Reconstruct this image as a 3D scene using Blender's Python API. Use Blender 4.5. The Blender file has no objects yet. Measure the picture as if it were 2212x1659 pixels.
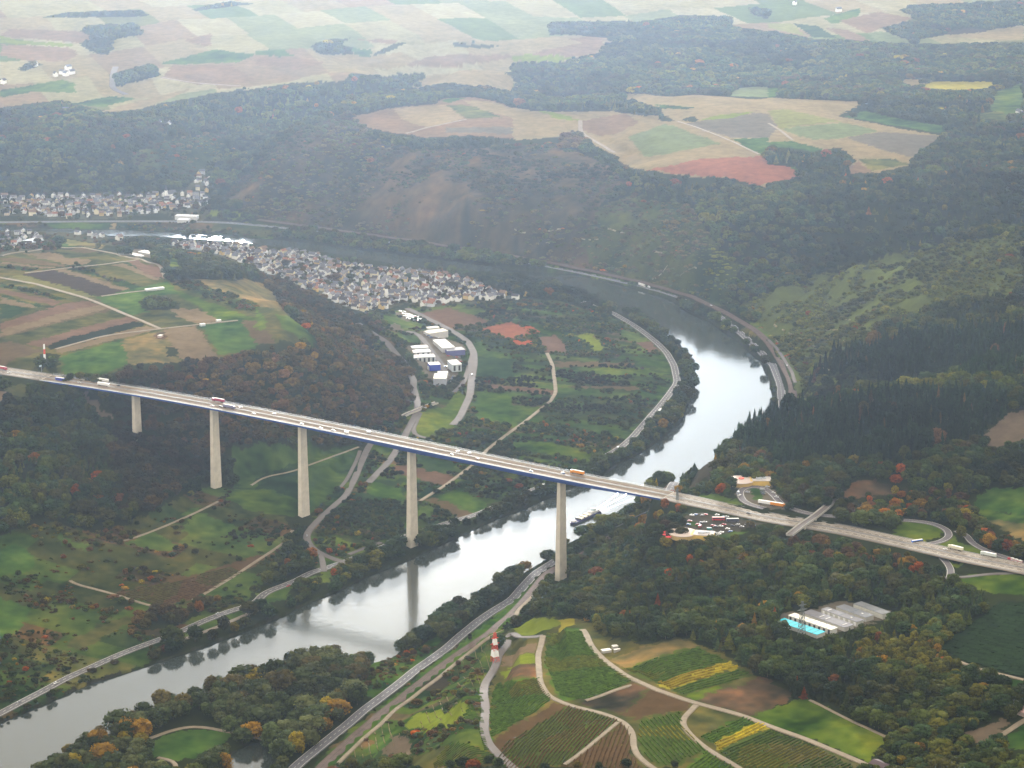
import bpy, math, random
import numpy as np
from mathutils import Vector, Matrix
R = math.radians
random.seed(7)
rng = np.random.default_rng(7)
sc = bpy.context.scene
col = sc.collection

# ------------------------------------------------------------------ camera
F, PITCH, CH = 6000.0, R(15.5), 1104.0          # focal length and image plane in units where the frame is 2212 x 1659
cd = bpy.data.cameras.new('camera'); cam = bpy.data.objects.new('camera', cd); col.objects.link(cam)
cam.location = (0, 0, CH); cam.rotation_euler = (R(90) - PITCH, 0, 0)
cd.sensor_width = 36; cd.lens = F / 2212 * 36; cd.clip_start = 5; cd.clip_end = 60000
sc.camera = cam

# ------------------------------------------------------------------ sky, sun, exposure
SUN_EL, SUN_AZ = R(10), R(-2.5)                    # ahead of the camera and a little to the left
w = bpy.data.worlds.new('World'); sc.world = w; w.use_nodes = True
nt = w.node_tree; nt.nodes.clear()
out = nt.nodes.new('ShaderNodeOutputWorld'); bg = nt.nodes.new('ShaderNodeBackground')
sky = nt.nodes.new('ShaderNodeTexSky'); sky.sky_type = 'NISHITA'; sky.sun_disc = False
sky.sun_elevation = SUN_EL; sky.sun_rotation = SUN_AZ; sky.altitude = 300
sky.air_density = 1.0; sky.dust_density = 0.5; sky.ozone_density = 1.0
bg.inputs['Strength'].default_value = 0.12
hs = nt.nodes.new('ShaderNodeHueSaturation'); hs.inputs['Saturation'].default_value = .35; nt.links.new(sky.outputs[0], hs.inputs['Color']); cl = nt.nodes.new('ShaderNodeTexNoise'); cl.inputs['Scale'].default_value = 2.2; cl.inputs['Detail'].default_value = 5; gc = nt.nodes.new('ShaderNodeTexCoord'); nt.links.new(gc.outputs['Generated'], cl.inputs['Vector'])
cr = nt.nodes.new('ShaderNodeMapRange'); cr.inputs[1].default_value = .35; cr.inputs[2].default_value = .65; cr.inputs[3].default_value = .84; cr.inputs[4].default_value = 1.0; nt.links.new(cl.outputs['Fac'], cr.inputs[0])
cm_ = nt.nodes.new('ShaderNodeMix'); cm_.data_type = 'RGBA'; nt.links.new(cr.outputs[0], cm_.inputs[0]); nt.links.new(hs.outputs[0], cm_.inputs[6]); cm_.inputs[7].default_value = (8.6, 7.7, 6.5, 1)   # broken cloud
nt.links.new(cm_.outputs[2], bg.inputs['Color']); nt.links.new(bg.outputs[0], out.inputs['Surface'])
ld = bpy.data.lights.new('sun', 'SUN'); sun = bpy.data.objects.new('sun', ld); col.objects.link(sun)
ld.energy = 5.0; ld.angle = R(8); ld.color = (1.0, 0.95, 0.86)
sd = Vector((math.sin(SUN_AZ) * math.cos(SUN_EL), math.cos(SUN_AZ) * math.cos(SUN_EL), math.sin(SUN_EL)))
sun.rotation_euler = sd.to_track_quat('Z', 'Y').to_euler()
sun.location = (0, 3000, 3000)
sc.view_settings.view_transform = 'Standard'; sc.view_settings.look = 'None'
sc.view_settings.exposure = 0.82; sc.view_settings.gamma = 1.0
sc.render.engine = 'CYCLES'
sc.cycles.max_bounces = 5; sc.cycles.diffuse_bounces = 2; sc.cycles.glossy_bounces = 3
sc.cycles.transmission_bounces = 2; sc.cycles.volume_bounces = 1; sc.cycles.transparent_max_bounces = 4
sc.cycles.caustics_reflective = False; sc.cycles.caustics_refractive = False
sc.cycles.use_denoising = True
sc.cycles.volume_max_steps = 64

# ------------------------------------------------------------------ picture -> place
CP, SP = math.cos(PITCH), math.sin(PITCH)
def rays(px, py):
    x = (np.asarray(px, float) - 1106) / F; y = (829.5 - np.asarray(py, float)) / F
    return x, CP + y * SP, -SP + y * CP
def at_z(px, py, z):
    dx, dy, dz = rays(px, py); t = (np.asarray(z, float) - CH) / dz
    return dx * t, dy * t
def proj(X, Y, Z):
    dz = Z - CH; dep = Y * CP - dz * SP
    return 1106 + F * X / dep, 829.5 - F * (Y * SP + dz * CP) / dep
def T(c, r, s):
    v = [float(q) for q in s.replace(',', ' ').split()]
    return [(553 * c + v[i] / 4, 414.75 * r + v[i + 1] / 4) for i in range(0, len(v), 2)]
def D(s):
    v = [float(q) for q in s.replace(',', ' ').split()]
    return [(v[i], v[i + 1]) for i in range(0, len(v), 2)]

# ------------------------------------------------------------------ helpers
def tag(o, label=None, cat=None, group=None, kind=None):
    if label: o['label'] = label
    if cat: o['category'] = cat
    if group: o['group'] = group
    if kind: o['kind'] = kind
    return o
def new_mesh(name, V, Fc, mats=(), fm=None, smooth=False):
    me = bpy.data.meshes.new(name)
    V = np.asarray(V, np.float32); 
    me.vertices.add(len(V)); me.vertices.foreach_set('co', V.ravel())
    if len(Fc):
        if isinstance(Fc, np.ndarray):
            n = Fc.shape[1]; loops = Fc.ravel(); tot = np.full(len(Fc), n, np.int32)
        else:
            loops = np.fromiter((i for f in Fc for i in f), np.int32); tot = np.array([len(f) for f in Fc], np.int32)
        me.loops.add(len(loops)); me.loops.foreach_set('vertex_index', loops.astype(np.int32))
        me.polygons.add(len(tot)); st = np.concatenate(([0], np.cumsum(tot)[:-1])).astype(np.int32)
        me.polygons.foreach_set('loop_start', st); me.polygons.foreach_set('loop_total', tot)
        if fm is not None: me.polygons.foreach_set('material_index', np.asarray(fm, np.int32))
        me.polygons.foreach_set('use_smooth', np.full(len(tot), smooth))
    for m in mats: me.materials.append(m)
    me.update(calc_edges=True); me.validate()
    return me
def obj(name, me, parent=None, loc=None, rz=None):
    o = bpy.data.objects.new(name, me); col.objects.link(o)
    if parent: o.parent = parent
    if loc is not None: o.location = loc
    if rz is not None: o.rotation_euler = (0, 0, rz)
    return o
def empty(name, loc, rz=0):
    return obj(name, None, None, loc, rz)
class MB:
    def __init__(s): s.V = []; s.F = []; s.M = []
    def add(s, V, Fc, m=0):
        b = len(s.V); s.V += [tuple(v) for v in V]; s.F += [tuple(i + b for i in f) for f in Fc]; s.M += [m] * len(Fc); return s
    def box(s, x0, x1, y0, y1, z0, z1, m=0):
        return s.add([(x0,y0,z0),(x1,y0,z0),(x1,y1,z0),(x0,y1,z0),(x0,y0,z1),(x1,y0,z1),(x1,y1,z1),(x0,y1,z1)],
                     [(0,3,2,1),(4,5,6,7),(0,1,5,4),(1,2,6,5),(2,3,7,6),(3,0,4,7)], m)
    def prism(s, pts, z0, z1, m=0, z0s=None):
        n = len(pts)
        return s.add([(x, y, z0) for x, y in pts] + [(x, y, z1) for x, y in pts],
                     [tuple(range(n - 1, -1, -1)), tuple(range(n, 2 * n))] + [(i, (i + 1) % n, n + (i + 1) % n, n + i) for i in range(n)], m)
    def extr(s, prof, x0, x1, m=0):                # profile in (y,z) pushed along x
        n = len(prof)
        return s.add([(x0, y, z) for y, z in prof] + [(x1, y, z) for y, z in prof],
                     [tuple(range(n)), tuple(range(2 * n - 1, n - 1, -1))] + [(i, n + i, n + (i + 1) % n, (i + 1) % n) for i in range(n)], m)
    def bar(s, a, b, r, m=0):
        a = Vector(a); b = Vector(b); d = (b - a).normalized()
        u = d.cross(Vector((0, 0, 1))); u = u if u.length > .01 else Vector((1, 0, 0)); u.normalize(); v = d.cross(u)
        P = [a + (u * i + v * j) * r for i, j in ((-1,-1),(1,-1),(1,1),(-1,1))] + [b + (u * i + v * j) * r for i, j in ((-1,-1),(1,-1),(1,1),(-1,1))]
        return s.add(P, [(0,3,2,1),(4,5,6,7),(0,1,5,4),(1,2,6,5),(2,3,7,6),(3,0,4,7)], m)
    def cyl(s, c, r, h, n=12, m=0, axis='z', r2=None):
        r2 = r if r2 is None else r2; P = []
        for k, (rr, hh) in enumerate(((r, 0), (r2, h))):
            for i in range(n):
                a = 2 * math.pi * i / n; q = (rr * math.cos(a), rr * math.sin(a), hh)
                if axis == 'y': q = (q[0], q[2], q[1])
                P.append((c[0] + q[0], c[1] + q[1], c[2] + q[2]))
        return s.add(P, [tuple(range(n - 1, -1, -1)), tuple(range(n, 2 * n))] + [(i, (i + 1) % n, n + (i + 1) % n, n + i) for i in range(n)], m)
    def mesh(s, name, mats, smooth=False): return new_mesh(name, s.V, s.F, mats, s.M, smooth)
    def build(s, name, mats, parent=None, loc=None, rz=None):
        return obj(name, s.mesh(name, mats if isinstance(mats, (list, tuple)) else [mats]), parent, loc, rz)

def mat(name, c, rough=.85, var=.25, scale=.15, metal=0, spec=.2, objcol=False, attr=None, detail=5, bump=0):
    m = bpy.data.materials.new(name); m.use_nodes = True; n = m.node_tree; b = n.nodes['Principled BSDF']
    b.inputs['Roughness'].default_value = rough; b.inputs['Metallic'].default_value = metal
    b.inputs['Specular IOR Level'].default_value = spec
    tc = n.nodes.new('ShaderNodeTexCoord'); no = n.nodes.new('ShaderNodeTexNoise')
    no.inputs['Scale'].default_value = scale; no.inputs['Detail'].default_value = detail; no.inputs['Roughness'].default_value = .65
    n.links.new(tc.outputs['Object'], no.inputs['Vector'])
    mr = n.nodes.new('ShaderNodeMapRange'); mr.inputs[1].default_value = .3; mr.inputs[2].default_value = .7
    mr.inputs[3].default_value = 1 - var; mr.inputs[4].default_value = 1 + var
    n.links.new(no.outputs['Fac'], mr.inputs[0])
    mx = n.nodes.new('ShaderNodeVectorMath'); mx.operation = 'SCALE'
    if objcol:
        src = n.nodes.new('ShaderNodeObjectInfo'); n.links.new(src.outputs['Color'], mx.inputs[0])
    elif attr:
        src = n.nodes.new('ShaderNodeAttribute'); src.attribute_name = attr[0]; src.attribute_type = attr[1]
        n.links.new(src.outputs['Color'], mx.inputs[0])
    else: mx.inputs[0].default_value = c
    n.links.new(mr.outputs[0], mx.inputs['Scale']); n.links.new(mx.outputs[0], b.inputs['Base Color'])
    if bump:
        bp = n.nodes.new('ShaderNodeBump'); bp.inputs['Strength'].default_value = bump; bp.inputs['Distance'].default_value = 1
        n.links.new(no.outputs['Fac'], bp.inputs['Height']); n.links.new(bp.outputs[0], b.inputs['Normal'])
    return m
# ------------------------------------------------------------------ the river and the lie of the land
WEST = D('-420 1760 -60 1590 0 1562 100 1520 195 1478 300 1445 375 1420 450 1395 553 1355 610 1332 665 1304 728 1279 793 1246 873 1214 928 1189 1003 1154 1070 1122 1131 1100 1173 1080 1206 1070 1226 1055 1301 1027 1331 1007 1368 987 1418 957 1443 937 1468 915 1481 887 1488 862 1500 835 1497 810 1495 785 1478 770 1456 737 1428 722 1406 707 1371 685 1331 675 1306 662 1246 637 1226 635 1193 625 1143 612 1106 607 1028 600 940 585 860 572 760 555 700 545 620 535 538 527 475 521 400 516 325 511 250 511 200 507 125 502 0 499 -160 497')
EAST = D('-160 484 0 487 125 494 237 495 325 499 425 506 512 509 553 515 620 519 743 535 878 552 1028 570 1106 583 1181 590 1243 592 1281 602 1343 615 1381 627 1431 640 1456 652 1476 670 1506 685 1538 697 1556 712 1596 737 1621 762 1643 782 1659 812 1668 850 1670 880 1660 920 1625 960 1580 1000 1530 1035 1480 1065 1420 1087 1386 1100 1356 1120 1276 1152 1226 1180 1196 1200 1133 1239 1106 1257 1040 1299 978 1325 903 1380 883 1394 845 1425 818 1432 765 1440 693 1428 648 1440 553 1470 500 1486 420 1510 340 1540 300 1560 230 1590 170 1622 120 1655 60 1690 -40 1740 -420 1990')
def poly_w0(pts, z=0.0):
    p = np.array(pts); x, y = at_z(p[:, 0], p[:, 1], z); return np.stack([x, y], 1)
RIV = poly_w0(WEST + EAST)
CTRL = '''
0 800 137, 100 835 134, -100 800 138, 60 830 135, 200 780 139, 0 740 141, 400 740 139, 530 745 137, 0 690 138, 300 690 137, 600 730 134, 450 680 136,
0 620 122, 250 620 124, 380 620 124, 600 680 134, 560 640 128, 470 610 118, 0 570 100, 200 570 100, 340 580 103, 0 540 48, 170 532 38, 350 558 62, 480 580 84, 550 592 66, 620 622 62, 690 650 50,
120 515 6, 30 520 12, 220 516 6, 350 522 8, 450 528 10, 300 535 22, 420 545 30, 480 552 22, 560 565 12, 650 570 9, 750 580 9, 900 600 9, 760 640 12, 830 672 12, 690 620 14, 620 590 14, 1000 620 8, 1120 630 7,
690 742 120, 760 735 60, 650 780 118, 600 790 122, 500 800 124, 420 800 128, 330 810 132, 240 812 136, 800 780 48, 860 800 14, 740 800 78, 700 850 70, 600 860 88, 500 850 102, 400 850 112, 300 840 124, 880 850 12,
830 880 28, 760 900 45, 650 920 60, 560 940 66, 850 930 12, 790 960 18, 720 990 20, 480 960 58, 297 961 63, 467 1046 29, 655 1109 15, 889 1176 8, 560 1010 36, 230 900 100, 150 870 120, 190 840 126,
60 900 118, 0 860 130, 0 950 100, 100 960 92, 200 980 76, 0 1060 72, 120 1060 62, 260 1060 44, 380 1080 34, 0 1150 42, 120 1150 36, 260 1150 26, 400 1150 22, 560 1090 22, 0 1250 26, 120 1250 20, 250 1260 15, 360 1310 10, 450 1280 10,
560 1200 13, 620 1160 13, 640 1250 9, 560 1300 8, 480 1340 7, 0 1350 18, 100 1370 11, 250 1360 8, 0 1450 10, 120 1440 7, 0 1530 6, 200 1450 5,
-200 900 120, -200 1100 70, -200 1300 35, -200 1500 14,
700 1200 10, 760 1150 10, 850 1100 9, 780 1050 11, 950 1050 9, 1050 1000 9, 900 1000 10, 1000 930 9, 1100 900 9, 1200 950 8, 1100 1050 8, 1250 900 8, 1350 900 7, 1400 850 8, 1100 800 9, 1250 800 9, 1000 780 10, 1000 840 10, 940 880 11, 950 740 11, 900 700 11,
1100 720 9, 1250 700 9, 1400 760 8, 1430 820 7, 1000 680 10, 1150 650 9, 700 1220 10, 900 930 11,
1080 1290 9, 980 1350 9, 850 1440 9, 700 1560 9, 640 1640 9, 560 1540 5, 650 1480 4, 760 1480 5, 450 1560 4, 300 1620 4, 200 1659 4, 420 1640 3, 560 1600 1.2, 800 1540 10, 900 1450 11, 1000 1380 11, 1100 1310 11, 700 1650 11, 760 1640 18,
1212 1249 8, 1300 1170 9, 1240 1210 9, 1380 1110 9, 1430 1095 10, 1250 1260 18, 1180 1300 20, 1100 1345 40, 1180 1345 70, 1240 1350 82, 1030 1400 32, 1068 1432 72, 1100 1380 80, 1190 1375 88, 1300 1370 96, 980 1470 46, 900 1550 40, 1000 1560 80, 1045 1500 96, 1045 1580 100, 860 1640 48, 940 1640 78, 1120 1659 112,
1150 1450 100, 1250 1450 104, 1200 1600 116, 1400 1450 112, 1500 1400 114, 1350 1550 120, 1500 1600 124, 1550 1500 122, 1650 1450 122, 1750 1600 128, 1900 1650 130, 1900 1580 132, 1700 1520 126, 1100 1540 104,
1350 1300 60, 1300 1220 24, 1400 1230 60, 1300 1300 44, 1500 1250 92, 1500 1320 100, 1400 1360 96, 1600 1280 112, 1380 1170 62, 1390 1130 70, 1440 1108 124, 1425 1150 122, 1460 1185 130, 1550 1190 133, 1350 1160 34,
1480 1120 132, 1500 1150 134, 1600 1140 136, 1660 1160 136, 1600 1200 130, 1700 1200 134, 1700 1300 124, 1700 1360 128, 1800 1340 132, 1900 1330 134, 1800 1250 132, 1900 1250 136, 2000 1300 136, 1700 1430 124, 1850 1430 132, 2000 1450 138, 2100 1350 142, 2212 1300 142, 2212 1450 146, 2100 1550 142, 2212 1600 146, 2000 1600 138,
2350 1300 144, 2350 1500 148, 2350 1650 150,
1463 1078 132, 1480 1058 96, 1515 1034 118, 1550 992 120, 1585 962 128, 1618 930 138, 1660 908 146, 1700 890 152, 1540 1030 124, 1590 1000 136, 1640 960 142, 1520 1090 136, 1600 1068 138, 1640 1035 140, 1700 1085 138, 1700 1060 140, 1760 1100 142, 1800 1075 145, 1580 1050 134, 1540 1050 116, 1610 1010 138, 1700 960 146,
1730 892 150, 1720 930 148, 1800 980 152, 1900 1060 144, 1850 1030 150, 2000 1080 142, 2000 1130 138, 2100 1130 142, 2150 1090 146, 2212 1160 146, 1950 1000 158, 2100 980 160, 2212 1000 160, 2150 920 172, 2212 900 176, 1800 900 162, 1900 860 172, 2000 880 172, 2100 820 186, 2212 800 196, 1850 850 168, 2350 1000 165, 2350 850 195, 2350 1150 148,
1700 945 8, 1665 975 8, 1620 1015 8, 1570 1050 8, 1520 1080 8, 1730 930 9, 1800 920 40, 1850 900 60, 1950 880 90,
1720 860 12, 1700 820 12, 1680 780 12, 1740 840 26, 1760 800 46, 1740 760 38, 1700 720 26, 1660 690 24, 1800 750 72, 1850 800 84, 1800 700 66, 1750 680 46, 1850 740 92, 1850 660 92, 1950 750 122, 1900 700 104, 1950 640 128, 1900 600 110, 2050 700 146, 2050 600 152, 2000 540 152, 2000 800 112, 2100 640 162, 2212 700 176, 2212 600 184, 2212 508 192, 2100 520 176, 1850 566 112, 1700 616 52, 1640 640 28, 1600 655 14, 2350 600 190,
1620 668 10, 1760 655 26, 1900 640 45, 2050 615 70, 2212 590 95, 2350 570 110,
1570 652 12, 1690 610 40, 1850 560 62, 2000 520 84, 2150 490 110, 2212 450 125,
1500 630 12, 1400 600 12, 1300 572 12, 1200 560 12, 1100 545 12, 1000 530 12, 900 520 12, 800 505 12, 700 490 12, 600 478 12, 520 470 12,
1550 590 46, 1500 560 62, 1600 560 64, 1400 540 56, 1500 500 92, 1600 480 104, 1700 520 92, 1800 480 120, 1900 460 128, 2050 430 142, 2212 400 152, 1300 500 70, 1400 450 100, 1600 430 126, 1750 420 138, 1200 480 78, 1100 480 60, 1000 440 84, 1200 420 104, 1000 380 112, 900 420 84, 800 430 64, 800 370 100, 700 400 72, 700 340 110, 900 340 128, 600 420 46, 600 360 98, 640 290 120, 560 340 88, 520 380 60, 480 430 28,
1300 385 118, 1350 360 134, 1400 378 142, 1560 390 146, 1660 405 144, 1742 385 146, 1260 300 138, 1100 310 138, 950 300 140, 850 290 138, 780 262 138, 900 250 146, 1000 235 150, 1120 250 152, 1200 290 146, 1240 255 156, 1400 300 154, 1500 330 154, 1600 300 158, 1500 260 160, 1400 245 160, 1700 300 160, 1750 340 154, 1850 350 152, 1900 300 164, 2000 320 160, 2020 290 166, 1950 360 150, 2100 300 164, 2212 300 166, 2150 350 160, 1850 390 142, 2000 400 150, 1290 345 128, 1800 260 168, 1800 220 168, 1650 220 164, 1500 210 160, 1400 205 156, 1340 215 150, 2000 250 168, 2212 250 170, 2350 300 172,
700 250 132, 760 222 134, 870 196 136, 640 280 122,
470 430 18, 520 400 24, 600 340 45, 700 290 62, 800 250 75, 900 215 86, 1050 200 92, 1150 215 92, 1250 240 95, 1180 180 100, 1300 195 120,
440 420 20, 430 390 40, 0 405 22, 100 408 20, 200 405 20, 300 400 22, 380 395 24, 0 440 14, 200 450 14, 400 450 14, 0 360 58, 150 350 64, 300 350 62, 400 340 58, 100 300 93, 250 300 93, 350 275 102, 450 300 84, 500 280 84, 550 240 96, 0 300 92, 0 250 110, 150 250 111, 250 240 113, 400 230 112, 500 215 118, 600 200 126, 720 185 136, 850 165 150,
0 200 120, 200 200 122, 400 180 130, 600 170 138, 800 160 156, 1000 155 154, 1130 158 150, 1000 190 146, 1150 140 152, 1200 120 146, 1300 150 140, 1400 170 130, 1500 180 124, 1600 160 124, 1800 170 138, 2000 170 140, 2212 180 144, 1300 110 150, 1500 110 148, 1700 110 150, 1300 60 160, 1500 60 158, 1800 80 166, 2100 90 160, 2000 130 146,
0 100 150, 300 100 154, 600 100 172, 900 80 174, 1200 50 172, 1600 30 174, 2000 30 176, 2212 50 172, 0 20 180, 500 20 182, 1000 10 184, 1500 0 184, 2212 0 184, -300 300 95, -300 100 172, -300 500 30, -300 420 40, -300 620 120, -300 750 140, 2400 100 170
'''
cp = np.array([[float(q) for q in t.split()] for t in CTRL.replace('\n', ' ').split(',') if t.strip()])
cx, cy = at_z(cp[:, 0], cp[:, 1], cp[:, 2])
P = [np.stack([cx, cy, cp[:, 2]], 1)]
bk = poly_w0(WEST[::2] + EAST[::2]); P.append(np.stack([bk[:, 0], bk[:, 1], np.full(len(bk), 1.6)], 1))
far = [(x, y, z) for x, y, z in ((-3500,2000,140),(3500,2000,160),(-3500,5000,150),(3500,5000,190),(-3500,9000,190),(3500,9000,200),(0,9500,200),(0,13000,230),(-4000,13000,240),(4000,13000,240),(-600,1700,30),(600,1700,160),(0,1700,130),(-1500,1700,90),(1500,1700,170),(-300,2100,22),(400,2100,140))]
P.append(np.array(far, float))
P = np.concatenate(P); 
P[:, :2] /= 1000.0
K = np.sqrt(((P[:, None, :2] - P[None, :, :2]) ** 2).sum(2) + 1e-4)
n = len(P); A = np.zeros((n + 1, n + 1)); A[:n, :n] = -K + 0.004 * np.eye(n); A[:n, n] = 1; A[n, :n] = 1
W = np.linalg.solve(A, np.append(P[:, 2], 0))
def rbf(X, Y):
    X = np.asarray(X, np.float32).ravel() / 1000; Y = np.asarray(Y, np.float32).ravel() / 1000; o = np.empty(len(X), np.float32)
    px = P[:, 0].astype(np.float32); py = P[:, 1].astype(np.float32); ww = W[:-1].astype(np.float32)
    for i in range(0, len(X), 20000):
        d = np.sqrt((X[i:i+20000, None] - px) ** 2 + (Y[i:i+20000, None] - py) ** 2 + 1e-4)
        o[i:i+20000] = -(d @ ww) + W[-1]
    return o
def bil(G, u, v):
    u = np.clip(u, 0, G.shape[1] - 1.001); v = np.clip(v, 0, G.shape[0] - 1.001)
    i = u.astype(np.int32); j = v.astype(np.int32); a = u - i; b = v - j
    return (G[j, i] * (1 - a) + G[j, i + 1] * a) * (1 - b) + (G[j + 1, i] * (1 - a) + G[j + 1, i + 1] * a) * b
NG = rng.random((512, 512)).astype(np.float32)
def vnoise(X, Y, wl, seed=0):
    u = (X / wl + 37.3 * seed + 100) % 510; v = (Y / wl + 91.7 * seed + 50) % 510
    i = u.astype(np.int32); j = v.astype(np.int32); a = u - i; b = v - j; a = a * a * (3 - 2 * a); b = b * b * (3 - 2 * b)
    return (NG[j, i] * (1 - a) + NG[j, i + 1] * a) * (1 - b) + (NG[j + 1, i] * (1 - a) + NG[j + 1, i + 1] * a) * b - .5
GX0, GX1, GY0, GY1, GS = -1600.0, 1600.0, 2040.0, 7300.0, 8.0
gx = np.arange(GX0, GX1 + 1, GS); gy = np.arange(GY0, GY1 + 1, GS)
MX, MY = np.meshgrid(gx, gy)
# solve on a 16 m grid, refine to 8 m
cxs = np.arange(GX0, GX1 + 17, 16.0); cys = np.arange(GY0, GY1 + 17, 16.0); CXm, CYm = np.meshgrid(cxs, cys)
DC = rbf(CXm, CYm).reshape(CXm.shape)
DEM = bil(DC, (MX - GX0) / 16, (MY - GY0) / 16)
gxx = np.gradient(DEM, GS, axis=1); gyy = np.gradient(DEM, GS, axis=0); slope = np.hypot(gxx, gyy)
amp = np.clip(slope / .35, 0, 1) * np.clip((DEM - 12) / 30, 0, 1)
rid = 34 * vnoise(MX, MY, 170, 1) + 20 * vnoise(MX, MY, 75, 2) + 8 * vnoise(MX, MY, 34, 3)
rid = rid + 34 * vnoise(MX, MY * .28, 120, 6) + 12 * vnoise(MX, MY * .35, 55, 7)
DEM = DEM + amp * rid * .8 + np.clip((DEM - 12) / 60, 0, 1) * (7 * vnoise(MX, MY, 260, 4) + 3 * vnoise(MX, MY, 90, 5))
DEM = DEM.astype(np.float32)
def pip(X, Y, poly):
    inside = np.zeros(X.shape, bool); n = len(poly)
    for i in range(n):
        x1, y1 = poly[i]; x2, y2 = poly[(i + 1) % n]
        if y1 == y2: continue
        c = (y1 > Y) != (y2 > Y)
        inside ^= c & (X < (x2 - x1) * (Y - y1) / (y2 - y1) + x1)
    return inside
rin = pip(MX, MY, RIV)
def blur(A, k):
    for ax in (0, 1):
        c = np.cumsum(np.pad(A.astype(np.float32), [(k + 1, k) if a == ax else (0, 0) for a in (0, 1)], mode='edge'), axis=ax)
        A = (np.take(c, range(2 * k + 1, c.shape[ax]), axis=ax) - np.take(c, range(0, c.shape[ax] - 2 * k - 1), axis=ax)) / (2 * k + 1)
    return A
near = blur(rin, 3)
DEM = np.where(rin, 1.0, np.maximum(DEM, 1.6 + 0 * DEM))
DEM = np.where(~rin & (near > 0), DEM * (1 - near) + 1.6 * near, DEM).astype(np.float32)
def hz(X, Y):
    X = np.asarray(X, float); Y = np.asarray(Y, float)
    return bil(DEM, (X - GX0) / GS, (Y - GY0) / GS)
def march(pts):
    p = np.array(pts, float); dx, dy, dz = rays(p[:, 0], p[:, 1])
    ys = np.arange(2060, 7290, 6.0); t = ys[None, :] / dy[:, None]
    X = dx[:, None] * t; Z = CH + dz[:, None] * t
    below = Z < hz(X, np.broadcast_to(ys, X.shape))
    k = np.where(below.any(1), below.argmax(1), len(ys) - 1); k = np.maximum(k, 1); r = np.arange(len(p))
    za = Z[r, k-1] - hz(X[r, k-1], ys[k-1]); zb = Z[r, k] - hz(X[r, k], ys[k]); f = np.clip(za / np.maximum(za - zb, 1e-6), 0, 1)
    y = ys[k-1] + f * 6; tt = y / dy
    return np.stack([dx * tt, y], 1)
def dens(pts, n=3, closed=True):
    o = []; m = len(pts)
    for i in range(m if closed else m - 1):
        a = pts[i]; b = pts[(i + 1) % m]
        for k in range(n): o.append((a[0] + (b[0] - a[0]) * k / n, a[1] + (b[1] - a[1]) * k / n))
    if not closed: o.append(pts[-1])
    return o

def prelevel(pts, z):
    global DEM
    m = pip(MX, MY, poly_w0(pts, z)); q = np.clip(blur(m, 3) * 2, 0, 1); DEM = (DEM * (1 - q) + z * q).astype(np.float32)
LOT_A = T(2, 2, '1440 1140 1500 1080 1650 1080 1760 1120 2190 1180 2100 1270 1900 1310 1730 1370 1560 1360 1320 1330 1320 1200')
LOT_B = T(2, 2, '1880 800 2212 800 2350 950 2460 1070 2212 1080 2020 1040 1900 960')
prelevel(LOT_A, 137.5); prelevel(LOT_B, 137.8); prelevel(T(3, 3, '40 400 150 320 330 290 480 230 640 210 1080 280 1090 360 700 470 480 560 250 520'), 130.0)
# ------------------------------------------------------------------ land cover: what grows where
COLS = dict(scrub=(.075,.085,.03), floor=(.035,.045,.02), grass=(.09,.15,.035), green=(.07,.145,.035), dgreen=(.035,.075,.03), olive=(.15,.16,.055),
  tan=(.34,.26,.17), pink=(.28,.175,.13), brown=(.16,.11,.075), dark=(.07,.05,.05), yellow=(.42,.36,.05), yg=(.22,.27,.03), straw=(.27,.27,.10),
  lbrown=(.27,.24,.11), red=(.38,.14,.10), court=(.50,.12,.06), bare=(.36,.27,.18), asphalt=(.10,.09,.09), yard=(.22,.19,.18), vine=(.095,.13,.03),
  brownvine=(.14,.085,.05), soil=(.17,.12,.08), crop=(.025,.035,.025), pale=(.42,.37,.26), village=(.12,.12,.09), rock=(.07,.06,.05), slopeg=(.075,.10,.035), slopeb=(.10,.078,.058), slopel=(.13,.16,.05), grey=(.20,.17,.16), sage=(.20,.24,.13), scar=(.20,.15,.13), orch=(.06,.085,.03), bed=(.05,.05,.04), vgreen=(.07,.14,.022), mead=(.11,.17,.022), farm=(.36,.32,.20))
CN = list(COLS); PAL = np.array([COLS[k] for k in CN], np.float32)
# wood kinds: 0 none 1 mixed 2 brown oak 3 spruce 4 bright autumn 5 scrub 6 willow 7 orchard 8 olive birch 9 village trees 10 far hedge
MS = 3.0
mx0, my0 = -1400.0, 2150.0; mnx, mny = 934, 1690
cover = np.full((mny, mnx), CN.index('floor'), np.uint8); wood = np.ones((mny, mnx), np.uint8)
def paint(pts, c=None, wd=None, world=False):
    wp = np.array(pts) if world else march(dens(pts, 3))
    i0 = max(0, int((wp[:, 0].min() - mx0) / MS)); i1 = min(mnx, int((wp[:, 0].max() - mx0) / MS) + 2)
    j0 = max(0, int((wp[:, 1].min() - my0) / MS)); j1 = min(mny, int((wp[:, 1].max() - my0) / MS) + 2)
    if i1 <= i0 or j1 <= j0: return wp
    X, Y = np.meshgrid(mx0 + (np.arange(i0, i1) + .5) * MS, my0 + (np.arange(j0, j1) + .5) * MS)
    m = pip(X, Y, wp)
    if c is not None: cover[j0:j1, i0:i1][m] = CN.index(c)
    if wd is not None: wood[j0:j1, i0:i1][m] = wd
    return wp
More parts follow.
